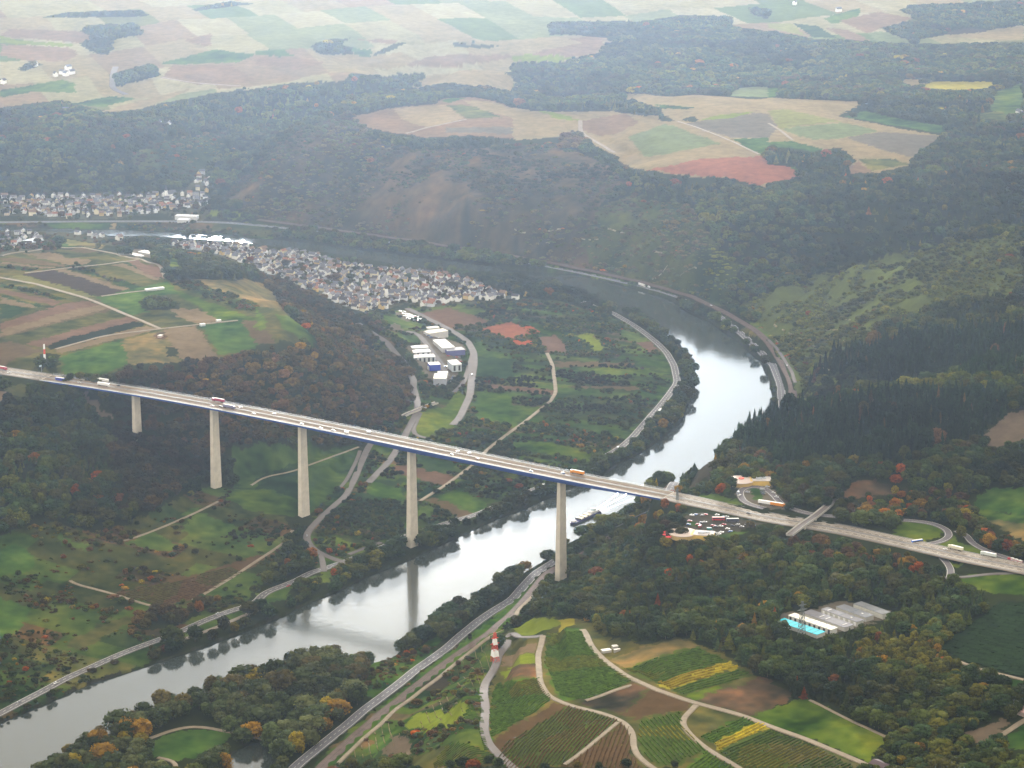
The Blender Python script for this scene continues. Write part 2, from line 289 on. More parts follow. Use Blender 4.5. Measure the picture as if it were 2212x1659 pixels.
# the high farmland far away
YY = my0 + (np.arange(mny) + .5) * MS
LAND = []
def L(c, wd, pts): LAND.append((c, wd, pts))
L('farm', 0, D('-300 300 0 238 130 215 170 228 240 242 340 225 480 198 560 190 640 178 820 180 860 172 1000 168 1130 200 1140 185 1080 165 1100 140 1240 100 1300 80 1400 60 1500 35 1600 50 1750 60 1850 95 2000 95 2212 95 2500 100 2500 -40 -300 -40'))
F0 = '''
floor 1|0 0|350 155 540 110 1180 85 1310 135 1140 145
floor 1|0 0|680 270 780 215 1180 205 1230 300 980 340 940 470 850 470 700 400
floor 1|0 0|950 640 1300 545 1380 640 1360 660 1000 750 950 740
floor 1|0 0|160 600 280 510 360 560 200 620
floor 1|0 0|1650 85 1800 40 2000 10 2200 30 1700 95
floor 1|0 0|0 930 540 860 620 930 820 950 760 990 0 1100
pink 0|0 0|90 250 700 270 820 330 680 370 0 310
pink 0|0 0|20 380 600 410 680 470 560 530 200 520 0 480
green 0|0 0|0 780 540 690 650 720 650 800 300 790 0 840
green 0|0 0|600 900 960 830 1190 850 900 920
yg 0|0 0|0 310 150 350 620 380 620 405 0 370
green 0|0 0|1400 540 1850 430 2200 470 2050 540 1400 560
pink 0|0 0|1570 350 1830 290 1820 400
tan 0|0 0|780 990 1200 870 1660 760 1500 840 1230 940
pink 0|0 0|1500 560 2000 560 2212 700 1700 740 1400 660
floor 1|1 0|460 400 600 340 820 330 700 380 840 410 830 470 560 470
floor 1|1 0|990 480 1180 380 1310 360 1200 430 1010 490
floor 1|1 0|1700 370 1900 380 2100 390 2000 420 1720 410
pink 0|1 0|0 490 340 495 600 540 380 600 0 560
green 0|1 0|0 440 200 425 340 490 0 480
pale 0|1 0|880 340 1150 370 1050 410 720 390
green 0|1 0|830 415 1000 430 990 490 850 475
pink 0|1 0|860 340 1150 340 1230 360 1160 380
pale 0|1 0|640 200 1300 130 2212 90 2212 330 1700 360 1330 350 900 320
tan 0|1 0|560 480 1000 495 1240 450 1450 540 1130 600 820 560
pink 0|1 0|1480 490 1700 470 2212 470 2212 500 1700 580 1300 560
floor 1|1 0|0 790 250 740 550 700 720 720 800 660 1450 630 1480 660 1330 750 0 830
tan 0|1 0|1300 780 1480 650 2040 590 2212 660 2212 790 2000 750 1600 720
pale 0|2 0|0 0 1300 0 1300 60 1480 130 900 190 330 190 0 210
pale 0|2 0|0 220 330 210 540 300 780 290 560 380 200 470 0 480
pink 0|2 0|490 340 760 295 800 390 740 460 570 490 160 470 300 430 620 370
yg 0|2 0|0 490 160 470 560 495 380 540 0 525
yg 0|2 0|860 400 1020 405 1100 390 1200 415 1080 430 940 405
floor 1|2 0|2030 60 2212 70 2212 165 2090 130
floor 1|2 0|330 185 1150 180 1480 130 1890 140 1890 230 2212 270 2212 400 330 300
pale 0|3 0|0 60 540 50 820 30 1240 20 1140 90 820 130 560 160 220 200 0 180
green 0|3 0|480 160 700 90 800 70 780 150 560 210
dgreen 0|3 0|215 200 430 225 600 330 380 320
pink 0|3 0|500 240 700 260 930 370 700 350
straw 0|3 0|0 200 210 205 330 310 0 240
pink 0|3 0|620 180 950 100 1270 160 980 240 860 290
sage 0|3 0|860 290 980 270 1200 370 950 370
floor 1|3 0|1290 160 1140 90 1240 40 1500 30 2212 0 2212 220 1490 310 1240 350 1050 290 980 240
tan 0|3 0|1480 320 2212 220 2212 350 2000 350 1700 325
dark 0|3 0|1480 300 1700 245 1880 250 1890 275 1600 300
floor 1|3 0|0 260 420 340 650 340 1240 380 2212 365 2212 720 1450 690 400 655 350 640 0 740
tan 0|3 0|400 655 900 680 1450 690 1280 745 1130 740 1040 690
yellow 0|3 0|1290 750 1430 705 2040 705 1880 770 1500 780
grass 0|3 0|1960 800 2212 710 2212 960 2080 990 1900 950
olive 0|3 0|1650 1000 2000 960 2212 1060 1900 1060
green 0|3 0|0 760 140 760 50 840 0 845
sage 0|2 0|1960 750 2212 750 2212 840 1840 830
floor 1|2 0|330 188 1150 183 1480 133 1890 142 1890 230 2212 270 2212 740 1960 760 1840 830 1150 810 700 800 400 870 230 930 0 840 0 760 150 700 0 640 0 540 400 540 600 490 780 450 800 380 900 350 760 300 540 300
'''
PLAT = '''
pink 0|1 0|840 1010 1180 930 1560 900 1600 850 1880 840 2060 870 2212 930 2212 1200 1850 1170 1480 1190 1130 1140 880 1080
tan 0|2 0|0 925 200 960 460 965 860 960 1120 1000 1300 990 1280 930 960 840 850 815 1160 810 2212 850 2212 1620 1900 1540 1640 1530 1140 1475 1000 1440 900 1370 720 1250 580 1140 400 1190 0 1210
tan 0|3 0|0 845 860 880 600 1000 1140 1110 1500 1170 1240 1370 1220 1430 900 1500 650 1480 400 1290 0 1240
red 0|0 0|5564 1480 6064 1372 6636 1348 6968 1504 6800 1552 6560 1600 6240 1530
bare 0|1 0|1180 940 1640 905 1800 1020 1480 1100 1280 1040
olive 0|1 0|1640 910 1780 905 1900 925 2140 1015 1820 1020
green 0|1 0|1580 860 1700 845 1800 850 1660 890
tan 0|1 0|1800 870 2060 880 2212 940 2212 1015 1950 950
grey 0|1 0|1640 1100 2212 1100 2212 1160 1640 1140
yg 0|2 0|220 955 330 965 580 1030 400 1030
pink 0|2 0|600 1040 980 980 1100 1060 900 1160 780 1170 600 1130
sage 0|2 0|1000 1180 1330 1070 1810 1240 1150 1360
bare 0|2 0|600 1160 720 1200 1100 1340 960 1400 720 1260
tan 0|2 0|980 1400 1160 1355 1900 1240 2150 1340 1640 1370 1100 1470
grey 0|2 0|1500 1065 2110 975 2212 985 2300 1100 2212 1195 1900 1190
yg 0|2 0|1620 1040 1800 990 2100 965 1900 1020
green 0|2 0|1240 900 1600 930 1500 945 1290 935
green 0|2 0|1900 1200 2212 1190 2212 1350 2150 1340
straw 0|3 0|0 960 130 940 640 1050 100 1105
sage 0|3 0|100 1110 660 1060 960 1130 660 1190 400 1210
grey 0|3 0|680 1190 960 1140 1500 1175 1240 1360 900 1270
green 0|3 0|0 1230 200 1215 480 1290 380 1320 0 1260
green 0|3 0|660 1010 840 955 1100 1020 1620 1105 1480 1150 1130 1090
green 0|3 0|0 1340 60 1350 330 1500 300 1510
floor 1|3 0|0 1260 400 1310 620 1275 770 1390 620 1490 0 1420
pink 0|3 0|630 1480 780 1400 920 1490 700 1500
olive 0|3 0|780 1370 1080 1370 1220 1420 900 1480
floor 1|3 0|870 900 1080 830 1560 860 1700 940 1300 1030 900 960
floor 1|3 0|1450 1070 1600 1000 2212 1060 2212 1100 1650 1110
floor 1|3 0|60 830 300 700 560 670 1130 700 1280 760 1100 820 860 870
floor 1|2 0|1270 1020 1340 1005 1410 1040 1370 1055 1290 1045
floor 1|2 0|1470 1030 1560 1005 1620 1040 1560 1050
floor 1|2 0|610 860 850 810 960 840 1280 930 1270 960 1150 1000 860 960 500 960 230 960
floor 2|2 0|400 1190 470 1140 580 1130 680 1240 600 1290 400 1300
'''
LEFT = '''
olive 0|0 1|-200 560 0 545 700 470 1130 555 1430 640 1440 745 1650 760 2212 780 2500 1060 2700 1310 2250 1310 2100 1380 1900 1440 1400 1470 1100 1480 950 1590 560 1560 0 1500 -200 1500
brown 0|0 1|0 575 120 565 600 630 540 655 0 590
tan 0|0 1|160 525 400 510 800 600 700 635 600 630
brown 0|0 1|520 495 700 478 860 515 730 525
tan 0|0 1|0 610 330 660 470 655 0 600
tan 0|0 1|0 600 470 655 430 668 0 618
dgreen 5|0 1|0 640 330 665 230 685 0 655
dark 0|0 1|190 705 460 670 1060 850 1000 880 860 895 840 895
tan 0|0 1|470 668 560 660 1150 850 1060 858
brown 0|0 1|560 660 660 690 1100 830 1150 850
dgreen 5|0 1|590 640 700 630 900 740 1080 770 1260 830 1180 850 1060 820 900 750 700 690
tan 0|0 1|960 620 1060 612 1400 740 1330 750
dgreen 0|0 1|1060 610 1100 605 1440 745 1400 750
pink 0|0 1|1100 600 1180 590 1390 650 1420 740 1250 700
straw 0|0 1|60 745 190 708 840 905 730 910
dgreen 5|0 1|0 785 90 805 350 860 580 920 500 935 300 880 0 820
pink 0|0 1|0 835 300 900 540 945 460 985 0 870
dgreen 0|0 1|0 880 200 940 380 985 330 990 0 905
tan 0|0 1|0 905 330 990 280 1005 0 960
dgreen 0|0 1|0 960 240 1010 180 1050 0 1110
pink 0|0 1|0 1130 700 930 860 965 0 1190
tan 0|0 1|0 1190 860 965 960 1000 0 1250
brown 0|0 1|0 1250 950 1000 1000 1010 90 1240 0 1260
olive 0|0 1|90 1240 1000 1010 1100 1060 200 1300
pink 0|0 1|200 1310 1110 1070 1230 1115 1100 1130 360 1340
crop 0|0 1|390 1330 600 1255 1150 1120 1270 1140 1000 1220 460 1355
tan 0|0 1|470 1360 1270 1150 1370 1180 540 1390
brown 0|0 1|-200 1330 100 1295 380 1375 0 1480 -200 1500
green 0|0 1|520 1420 1010 1285 1050 1290 1110 1440 1110 1470 900 1590 760 1590 560 1560
lbrown 0|0 1|1050 1280 1390 1190 1480 1300 1560 1470 1120 1490
tan 0|0 1|1400 1185 1700 1150 1900 1450 1580 1470
green 0|0 1|1730 1145 2080 1105 2212 1290 2212 1350 1900 1410
brown 0|0 1|2090 1105 2212 1100 2400 1310 2212 1310
tan 0|0 1|1460 1000 1700 1010 1950 1110 1700 1140 1560 1090
green 0|0 1|820 910 1450 770 1560 880 1250 900 1190 960 1300 1030 1150 1060 880 950
mead 0|0 1|1440 830 1560 860 2230 1100 1900 1110
floor 1|0 1|1190 950 1290 900 1420 900 1560 960 1540 1010 1260 1020
scrub 5|0 1|1450 760 1640 755 1900 860 2212 960 2212 1060 1900 960 1600 850
lbrown 0|0 1|1640 750 2212 780 2280 790 2370 880 2490 1060 2212 960 1900 860
grass 0|1 1|160 1050 300 1080 520 1260 540 1330 430 1310 240 1180
mead 0|1 1|0 990 100 1130 60 1200 0 1200
green 0|0 1|310 500 540 445 680 465 350 500
lbrown 0|0 1|340 400 480 390 900 460 880 490 690 465
mead 0|0 1|1430 600 1500 570 1600 590 1580 660 1440 650
floor 1|0 1|830 490 940 490 950 520 840 530
floor 1|0 1|1440 1340 1520 1340 1530 1420 1460 1425
floor 1|0 1|300 1430 400 1390 520 1410 500 1540 300 1500
soil 0|0 1|1330 1210 1420 1200 1430 1270 1350 1270
'''
VALLEY = '''
orch 7|0 0|3100 3160 3400 2720 3620 2620 4300 2560 4850 2600 5400 2770 5740 3030 5880 3280 5760 3560 5400 3900 4700 4250 4000 4520 3150 4830 2800 4990 2730 4900 2640 4700 2720 4450 3080 4000 3450 3600 3560 3450 3600 3330 3640 3150 3500 3000
orch 7|1 1|900 1050 1400 1000 2212 950 2212 1659 1500 1659 1380 1500 1250 1300 1100 1150
scrub 5|0 2|0 1300 400 1200 850 1280 1050 1230 1500 1000 1900 850 2300 1000 2500 1200 2450 1500 2100 1900 1700 2100 1000 2600 500 2900 0 3200 -300 3300 -300 1400
pink 0|1 1|1390 1050 1680 1000 2050 1130 1800 1160 1640 1165
red 0|1 1|1930 1180 2212 1120 2392 1220 2212 1280
court 0|2 1|90 1165 150 1155 270 1205 200 1225
court 0|2 1|0 1290 170 1285 160 1330 90 1325 0 1300
pink 0|2 1|220 1255 380 1240 470 1330 460 1385 300 1385
yg 0|2 1|540 1240 700 1220 800 1360 720 1380 660 1310
pink 0|2 1|1050 1295 1200 1290 1280 1370 1190 1380
brown 0|2 1|370 1460 1050 1480 1050 1505 380 1510
grass 0|2 1|380 1510 1000 1530 1380 1560 900 1590 380 1540
grass 0|2 1|940 1180 1100 1220 1200 1290 1000 1290 940 1240
grass 0|2 1|0 1090 200 1130 360 1240 250 1220 150 1150 0 1120
grass 0|1 1|1100 1060 1500 1150 1450 1190 1250 1180 1090 1120
grass 0|1 1|1130 1205 1400 1230 1440 1290 1280 1290
grass 0|1 1|1890 1230 2010 1380 2212 1440 2212 1480 1900 1400
dgreen 0|1 1|1910 1420 2212 1440 2212 1600 1910 1600
pink 0|2 2|0 25 360 50 370 90 0 60
pink 0|1 2|1980 0 2212 25 2212 62 1990 30
brown 0|2 2|380 20 1080 20 1090 55 700 40
grass 0|2 2|0 500 200 510 660 610 640 650 300 600 0 545
mead 0|2 2|100 480 400 520 680 610 650 660 300 600
grass 0|2 2|1100 330 1300 180 1330 100 1200 250 1060 400 1000 380
grass 0|2 2|0 180 250 200 80 330 0 380
mead 0|1 2|1370 400 1400 250 1500 230 1620 200 1750 60 1820 120 1760 280 1690 360 1500 460 1400 440
grass 0|1 2|-200 560 0 520 360 540 450 480 900 500 890 640 820 780 700 900 500 1080 470 1100 380 1130 300 1120 0 1110 -200 1000
dgreen 0|1 2|0 830 200 700 360 620 360 990 180 930 0 900
mead 0|1 2|-280 1000 -100 905 0 905 340 990 360 1110 330 1150 0 1110
pink 0|1 2|1180 710 1300 700 1760 800 1640 870 1400 820 1200 760
dgreen 0|1 2|1380 610 1700 680 1780 760 1500 760 1380 700
dgreen 0|1 2|960 900 1300 900 1300 1010 960 1010
vgreen 0|1 2|1010 850 1250 900 1300 1000 940 950
dgreen 0|1 2|1420 900 1620 880 1530 980 1400 1010
brown 0|1 2|1440 990 1520 980 1880 1110 1760 1150
grass 0|1 2|1400 1040 1550 1080 1500 1150 1400 1130
vgreen 0|1 2|1530 980 1750 900 2000 1040 1960 1080 1880 1110
vgreen 0|1 2|1900 60 2212 90 2212 350 1900 300
mead 0|1 2|620 1290 680 1290 900 1380 860 1400 700 1370
orch 7|1 2|640 1100 1290 1130 1290 1280 900 1390 640 1300 520 1380 500 1250
grass 0|0 2|1580 1080 1640 1040 1760 1060 1600 1130
grass 0|0 2|1560 1280 1700 1120 2050 1220 2000 1300 1800 1340
mead 0|0 2|1930 1000 2110 905 2212 910 2260 930 2212 1100
grass 0|0 2|1050 1390 1300 1280 1560 1400 1450 1450
green 0|0 2|-100 1420 150 1400 300 1480 280 1570 180 1659 -100 1659
grass 0|0 2|500 1300 780 1400 760 1450 520 1360
brownvine 0|0 3|1000 140 1500 40 2212 -180 2400 -200 2100 -40 1700 190 1400 265 1050 165
olive 0|0 3|540 600 850 420 1400 270 1500 300 1200 370 700 640
scrub 5|0 3|450 180 620 70 1380 290 1000 380 450 500 250 480
floor 2|0 3|1150 380 1500 300 1900 200 1700 330 1500 440 1200 480
green 0|0 3|-100 190 0 190 280 280 260 330 150 470 40 560 -100 620
grass 0|0 3|1540 495 1750 405 2212 240 2500 110 2500 180 2212 300 1850 440 1620 530
grass 0|1 3|0 160 280 60 560 0 700 -80 640 60 300 120 50 220
scar 0|0 2|530 0 640 40 780 110 950 260 1000 330 850 270 700 130
bare 0|0 2|-100 30 40 60 20 150 -100 160
olive 0|0 2|0 0 250 10 300 60 240 120 100 100 30 50
'''
RIGHT = '''
orch 5|1 3|560 1560 900 1250 1400 850 1800 520 2212 170 2212 300 2100 600 2000 900 1960 1100 1960 1400 2100 1600 2212 1659 500 1659
vgreen 5|1 3|500 1659 900 1340 1400 860 1800 560 2212 200 2400 40 2500 100 2212 400 1900 640 1600 850 1300 1080 1000 1330 800 1500 640 1659
yg 0|1 3|1270 1300 1400 1180 1600 1160 1900 1180 1880 1280 1600 1330
scar 0|1 3|1080 1500 1180 1380 1300 1380 1360 1500 1300 1560 1150 1540
rock 0|1 3|1400 940 1600 850 1700 900 1600 950 1450 990
scar 0|1 3|1560 1659 1570 1510 1620 1500 1610 1659
olive 0|2 3|0 440 130 370 280 350 560 370 700 420 860 520 1120 590 1440 530 1560 560 1900 710 2080 850 2212 900 2212 1659 -1100 1659 -160 1659 -260 1450 -260 1150 -150 820 -60 560
yg 0|2 3|-60 500 0 460 130 370 280 355 400 370 390 440 100 490
yellow 0|2 3|400 375 550 370 565 450 400 475
bare 0|1 3|2130 750 2160 650 2212 620 2412 590 2422 690 2212 730
yg 0|1 3|2110 800 2212 740 2412 695 2420 740 2212 800
soil 0|2 3|-80 850 0 800 220 760 230 860 0 900
vgreen 0|2 3|320 500 600 470 700 640 830 760 1060 910 600 1080 420 1050 340 930 280 750
vgreen 0|2 3|-150 920 0 910 230 870 260 960 350 1060 240 1150 0 1290 -180 1400 -200 1150
brownvine 0|2 3|-180 1440 0 1310 380 1110 480 1130 200 1300 0 1500 -120 1560
vine 0|2 3|-100 1560 200 1300 480 1120 930 1240 920 1260 430 1640 0 1630
brownvine 0|2 3|940 1260 1030 1300 1040 1560 1130 1659 440 1659
soil 0|2 3|620 1090 1070 930 1180 960 930 1180 700 1130
brownvine 0|2 3|930 1190 1250 960 1570 1080 1510 1160 1100 1230
vine 0|2 3|1100 1240 1500 1170 1450 1250 1600 1420 1680 1500 1350 1640 1200 1600 1090 1450
lbrown 0|2 3|830 720 930 660 1440 540 1560 580 1620 600 980 780
mead 0|2 3|940 790 1100 740 1600 600 1640 620 1100 790
vine 0|2 3|960 790 1620 610 1850 730 1260 920
yellow 0|2 3|1260 920 1850 735 1960 790 1370 970
vine 0|2 3|1380 980 1960 800 2080 850 1500 1030
mead 0|2 3|1490 1030 1800 950 1850 970 1560 1060
soil 0|2 3|1600 1060 2160 880 2212 900 2492 1050 2212 1150 2050 1210
mead 0|3 3|-130 1210 0 1160 340 1060 700 1240 1080 1430 930 1500 880 1610 420 1420 0 1285
olive 0|2 3|1490 1250 1610 1115 1990 1210 1650 1350 1640 1380
vgreen 0|2 3|1640 1390 2000 1220 2110 1260 1740 1450
yellow 0|2 3|1740 1440 2110 1265 2230 1300 1790 1510
vine 0|2 3|1790 1510 2212 1320 3090 1640 3090 1700 2000 1700
lbrown 0|3 3|100 1370 400 1480 700 1580 860 1659 300 1659 0 1520 0 1400
vgreen 0|2 3|1400 1700 1680 1510 1960 1700
crop 0|3 3|1440 640 2000 220 2400 230 2400 930 1620 720
mead 0|3 3|1140 550 1430 460 1400 500 1180 590
mead 0|3 3|1640 40 1700 -10 2400 -40 2400 190 1900 140
scar 0|3 3|1700 1370 2000 1240 2100 1260 1900 1440 1750 1440
grass 0|3 3|1800 840 2212 900 2400 920 2400 990 1850 900
green 0|3 3|1940 1430 2212 1280 2400 1200 2400 1560
olive 0|3 3|1560 1100 1860 950 1840 1000 1600 1150
yard 0|3 3|60 380 150 320 330 300 480 260 640 220 1080 290 1080 350 450 530 60 400
floor 8|3 3|700 600 1150 560 1500 640 1700 740 1830 850 1500 900 1200 850 800 760
soil 0|3 2|620 990 700 860 860 830 1220 900 1200 950 900 1000
scar 0|3 2|1770 450 1950 240 2400 230 2400 460 2120 520 1920 540
green 0|3 2|1760 1010 1900 900 2400 900 2400 1150 1780 1080
grass 0|3 2|1740 1080 2400 1150 2400 1210 1900 1170
lbrown 0|3 2|1900 1170 2400 1210 2400 1400 2150 1330
mead 0|3 2|1080 1310 1130 1200 1400 1190 1510 1270 1480 1320 1330 1370 1120 1320
grass 0|3 2|1380 1390 1600 1290 1680 1380 1880 1430 2050 1510 1900 1490
mead 0|3 2|1510 1510 1730 1560 1620 1600
grass 0|3 2|930 1420 1200 1470 1280 1530 1000 1520
grass 0|2 2|1600 940 1800 970 1940 1000 2000 1040 1600 1010
asphalt 0|2 2|1480 1140 1650 1100 1760 1140 2190 1200 2040 1260 1900 1280 1730 1340 1560 1330 1400 1290 1500 1230
yard 0|2 2|1880 840 2212 850 2250 900 2450 1080 2212 1070 2020 1040 1950 960
green 0|2 2|2010 880 2120 870 2200 900 2150 990 2110 1020 2090 960
grass 0|2 2|1520 1190 1590 1190 1580 1230 1530 1230
grass 0|2 2|1720 1330 1900 1280 2060 1270 2000 1310 1730 1350
rock 0|2 2|1440 915 1560 810 1640 680 1780 450 1790 520 1760 700 1720 800 1640 830 1600 900 1500 930
floor 3|2 2|1790 450 1900 380 2050 300 2200 240 2400 180 2700 200 3300 100 4200 100 4300 250 3950 560 3000 700 2650 690 2500 740 2212 690 2000 620
floor 3|3 1|500 1440 1000 1330 1600 1250 2400 1150 2400 1659 300 1659
floor 4|3 2|0 640 110 700 240 880 280 1000 240 1030 120 960 0 850
floor 4|2 2|2100 600 2250 640 2300 900 2212 830 2120 800
floor 4|3 2|600 1000 1200 950 1500 940 1700 1000 1820 1180 2212 1390 2400 1480 2212 1500 1900 1420 1740 1360 1640 1200 1400 1150 1000 1160 620 1110
floor 4|2 2|1180 1100 1500 1010 1600 1040 1500 1150 1440 1220 1300 1300 1180 1280 1060 1250
floor 4|3 2|200 1320 700 1290 1000 1360 1300 1400 1500 1500 1600 1620 1300 1659 1000 1560 400 1560 200 1450
floor 4|3 2|1590 1610 1720 1560 2212 1560 2400 1560 2400 1640 1700 1620
olive 0|3 1|500 1300 700 1290 300 1659 210 1659 130 1480 -20 1280 -250 1190 0 1100 400 1160
grass 5|2 1|1800 1080 2040 1090 2212 1100 2600 1180 2800 1290 2700 1450 2500 1659 2430 1659 2380 1560 2212 1250 2000 1080
slopeg 5|2 1|0 300 500 330 900 400 1300 560 1700 780 1850 960 1700 960 1300 820 900 720 400 600 0 530
slopeg 5|1 1|500 260 1100 330 1700 420 2212 520 2212 300 1900 250 1400 200 700 180
orch 5|2 1|0 560 400 650 900 740 1300 850 1600 960 1500 930 1100 830 700 750 0 620
scrub 5|0 1|-200 245 2212 250 2600 330 2212 440 1900 400 1300 350 500 330 -200 320
green 0|0 1|390 275 960 275 940 320 480 320
bare 0|0 1|960 270 1000 270 1000 325 975 325
yg 0|0 1|1830 160 2180 180 2100 225 1780 195
yard 0|0 1|1500 150 1780 150 1740 240 1500 220
'''
VILL = '''
village 9|1 1|-100 500 250 505 600 565 800 640 1300 680 1600 700 1900 790 2212 900 2180 945 2000 955 1700 970 1480 1010 1300 960 1130 1010 950 1050 800 1000 650 940 560 870 400 840 250 750 0 680
village 9|0 1|1450 430 1750 440 2212 470 2212 650 2000 600 1900 560 1550 490 1450 470
village 9|0 1|-200 40 480 30 900 10 1250 30 1500 -10 1700 0 1800 30 1850 120 1760 240 1500 240 1450 175 1000 225 500 235 200 205 -200 210
village 9|0 1|-200 330 300 300 560 345 950 390 1250 420 1000 470 850 450 500 380 480 520 0 540 -200 540
village 9|0 0|1600 1659 1690 1500 1780 1470 1840 1600 1800 1659
yard 0|1 1|1200 1040 1330 1010 1400 1090 1300 1120 1210 1060
yard 0|1 1|1090 1180 1210 1130 1300 1200 1450 1210 1660 1180 1640 1260 1820 1330 1790 1400 1740 1600 1640 1659 1500 1640 1400 1500 1290 1330 1440 1300 1420 1210
yard 0|0 1|1030 500 1200 490 1350 515 1330 570 1180 570
floor 6|0 3|-100 1700 200 1640 500 1450 800 1280 1050 1150 1400 1020 1700 930 2100 830 2212 870 2600 700 3000 740 3200 700 3540 530 3620 540 3500 720 3300 900 3200 1100 3060 1180 2700 1500 2560 1640 2400 1700 -100 1800
vgreen 5|1 3|1000 720 1280 700 1500 560 1750 420 1500 700 1200 960 980 1060 860 1040
green 0|0 3|1250 1450 1560 1330 1760 1310 2010 1370 1900 1450 1680 1560 1540 1600 1330 1560
green 0|0 3|1420 1170 1750 1060 1650 1140 1500 1220
green 0|1 3|930 1460 1200 1280 1180 1400 1050 1560
'''
def strip_hash(x, y, a, b):
    u = x * .94 - y * .34 + 14 * vnoise(x, y, 210, 93); v = x * .34 + y * .94 + 14 * vnoise(x, y, 190, 94)
    rw = np.floor(v / b).astype(int); cl = np.floor(u / a + NG[(rw * 7) % 510, 5] * 4).astype(int); return NG[(rw * 37 + 11) % 510, (cl * 17 + 3) % 510]
def tile_poly(line):
    h, t, s = line.split('|'); c, wd = h.split(); a, b = t.split()
    return c, int(wd), T(float(a), float(b), s)
cover[YY > 6000] = CN.index('farm'); wood[YY > 6000] = 0
for c_, wd_, pts_ in LAND: paint(pts_, c_, wd_)
for blk in (F0, PLAT, LEFT, VALLEY, RIGHT, VILL):
    for ln in blk.strip().split('\n'):
        c_, wd_, pts_ = tile_poly(ln); paint(pts_, c_, wd_)
# low scrub and old vineyard terraces on the steep slopes (kind 11)
def slope_paint(s_, cv, wk):
    wp = march(dens(D(s_), 3)); X_, Y_ = np.meshgrid(mx0 + (np.arange(mnx) + .5) * MS, my0 + (np.arange(mny) + .5) * MS)
    m_ = pip(X_, Y_, wp) & ((wood == 1) | (wood == 5)); wood[m_] = wk; cover[m_] = CN.index(cv)
slope_paint('470 440 560 350 640 285 760 240 800 300 900 325 1050 320 1200 310 1300 350 1360 400 1300 440 1250 520 1300 575 1150 555 1000 530 800 505 600 480', 'slopeb', 11)
slope_paint('1250 470 1360 420 1500 450 1540 520 1600 580 1570 640 1480 615 1300 575', 'slopeg', 11)
slope_paint('1590 660 1700 620 1850 568 2000 535 2212 508 2212 640 2050 660 1900 720 1860 800 1800 830 1730 865 1700 780 1640 690', 'slopel', 11)
slope_paint('330 310 500 280 480 330 420 390 300 370 280 340', 'slopeg', 11)
# the brown oak wood on the left slopes
for s_ in ('245 812 300 785 372 788 480 778 545 752 570 742 620 748 690 742 640 690 580 640 553 600 570 575 610 600 720 662 770 682 812 700 850 738 868 770 885 800 915 850 960 850 1000 845 970 880 910 893 850 910 800 940 770 953 665 950 553 985 480 990 455 1020 400 1060 350 1120 280 1100 230 1000 250 900',):
    wp = march(dens(D(s_), 3)); 
    X_, Y_ = np.meshgrid(mx0 + (np.arange(mnx) + .5) * MS, my0 + (np.arange(mny) + .5) * MS)
    m_ = pip(X_, Y_, wp) & (wood == 1); wood[m_] = 2
# no trees on the water; keep a clear bed
X_, Y_ = np.meshgrid(mx0 + (np.arange(mnx) + .5) * MS, my0 + (np.arange(mny) + .5) * MS)
PONDS = [T(0, 3, '1850 1700 1950 1580 2110 1470 2212 1440 2312 1440 2342 1510 2422 1560 2390 1620 2360 1720'), T(1, 3, '140 1380 180 1300 260 1275 290 1320 200 1400')]
PONDW = [poly_w0(p, .5) for p in PONDS]
woodP = wood.copy()
wat = pip(X_, Y_, RIV); woodP[wat] = 6; woodP[wat & (Y_ > 4150) & (X_ < -150)] = 250
for qx, qy in ((-123, 3218), (58, 3096), (-261, 3316), (-378, 3393)): wood[((X_ - qx) / 13) ** 2 + ((Y_ - qy + 24) / 30) ** 2 < 1] = 0
for p_ in PONDW: wat |= pip(X_, Y_, p_)
for p_ in PONDW: woodP[pip(X_, Y_, p_)] = 250
for s_ in (T(3, 2, '170 1300 90 1290 480 960 620 960 560 1060 260 1280'), T(0, 3, '1250 1450 1560 1330 1760 1310 2010 1370 1900 1450 1680 1560 1540 1600 1330 1560'), T(0, 3, '1420 1170 1750 1060 1650 1140 1500 1220')): woodP[pip(X_, Y_, march(dens(s_, 3)))] = 250
cover[wat] = CN.index('bed'); wood[wat] = 0
def cov(X, Y, G):
    i = np.clip(((X - mx0) / MS).astype(int), 0, mnx - 1); j = np.clip(((Y - my0) / MS).astype(int), 0, mny - 1); return G[j, i]
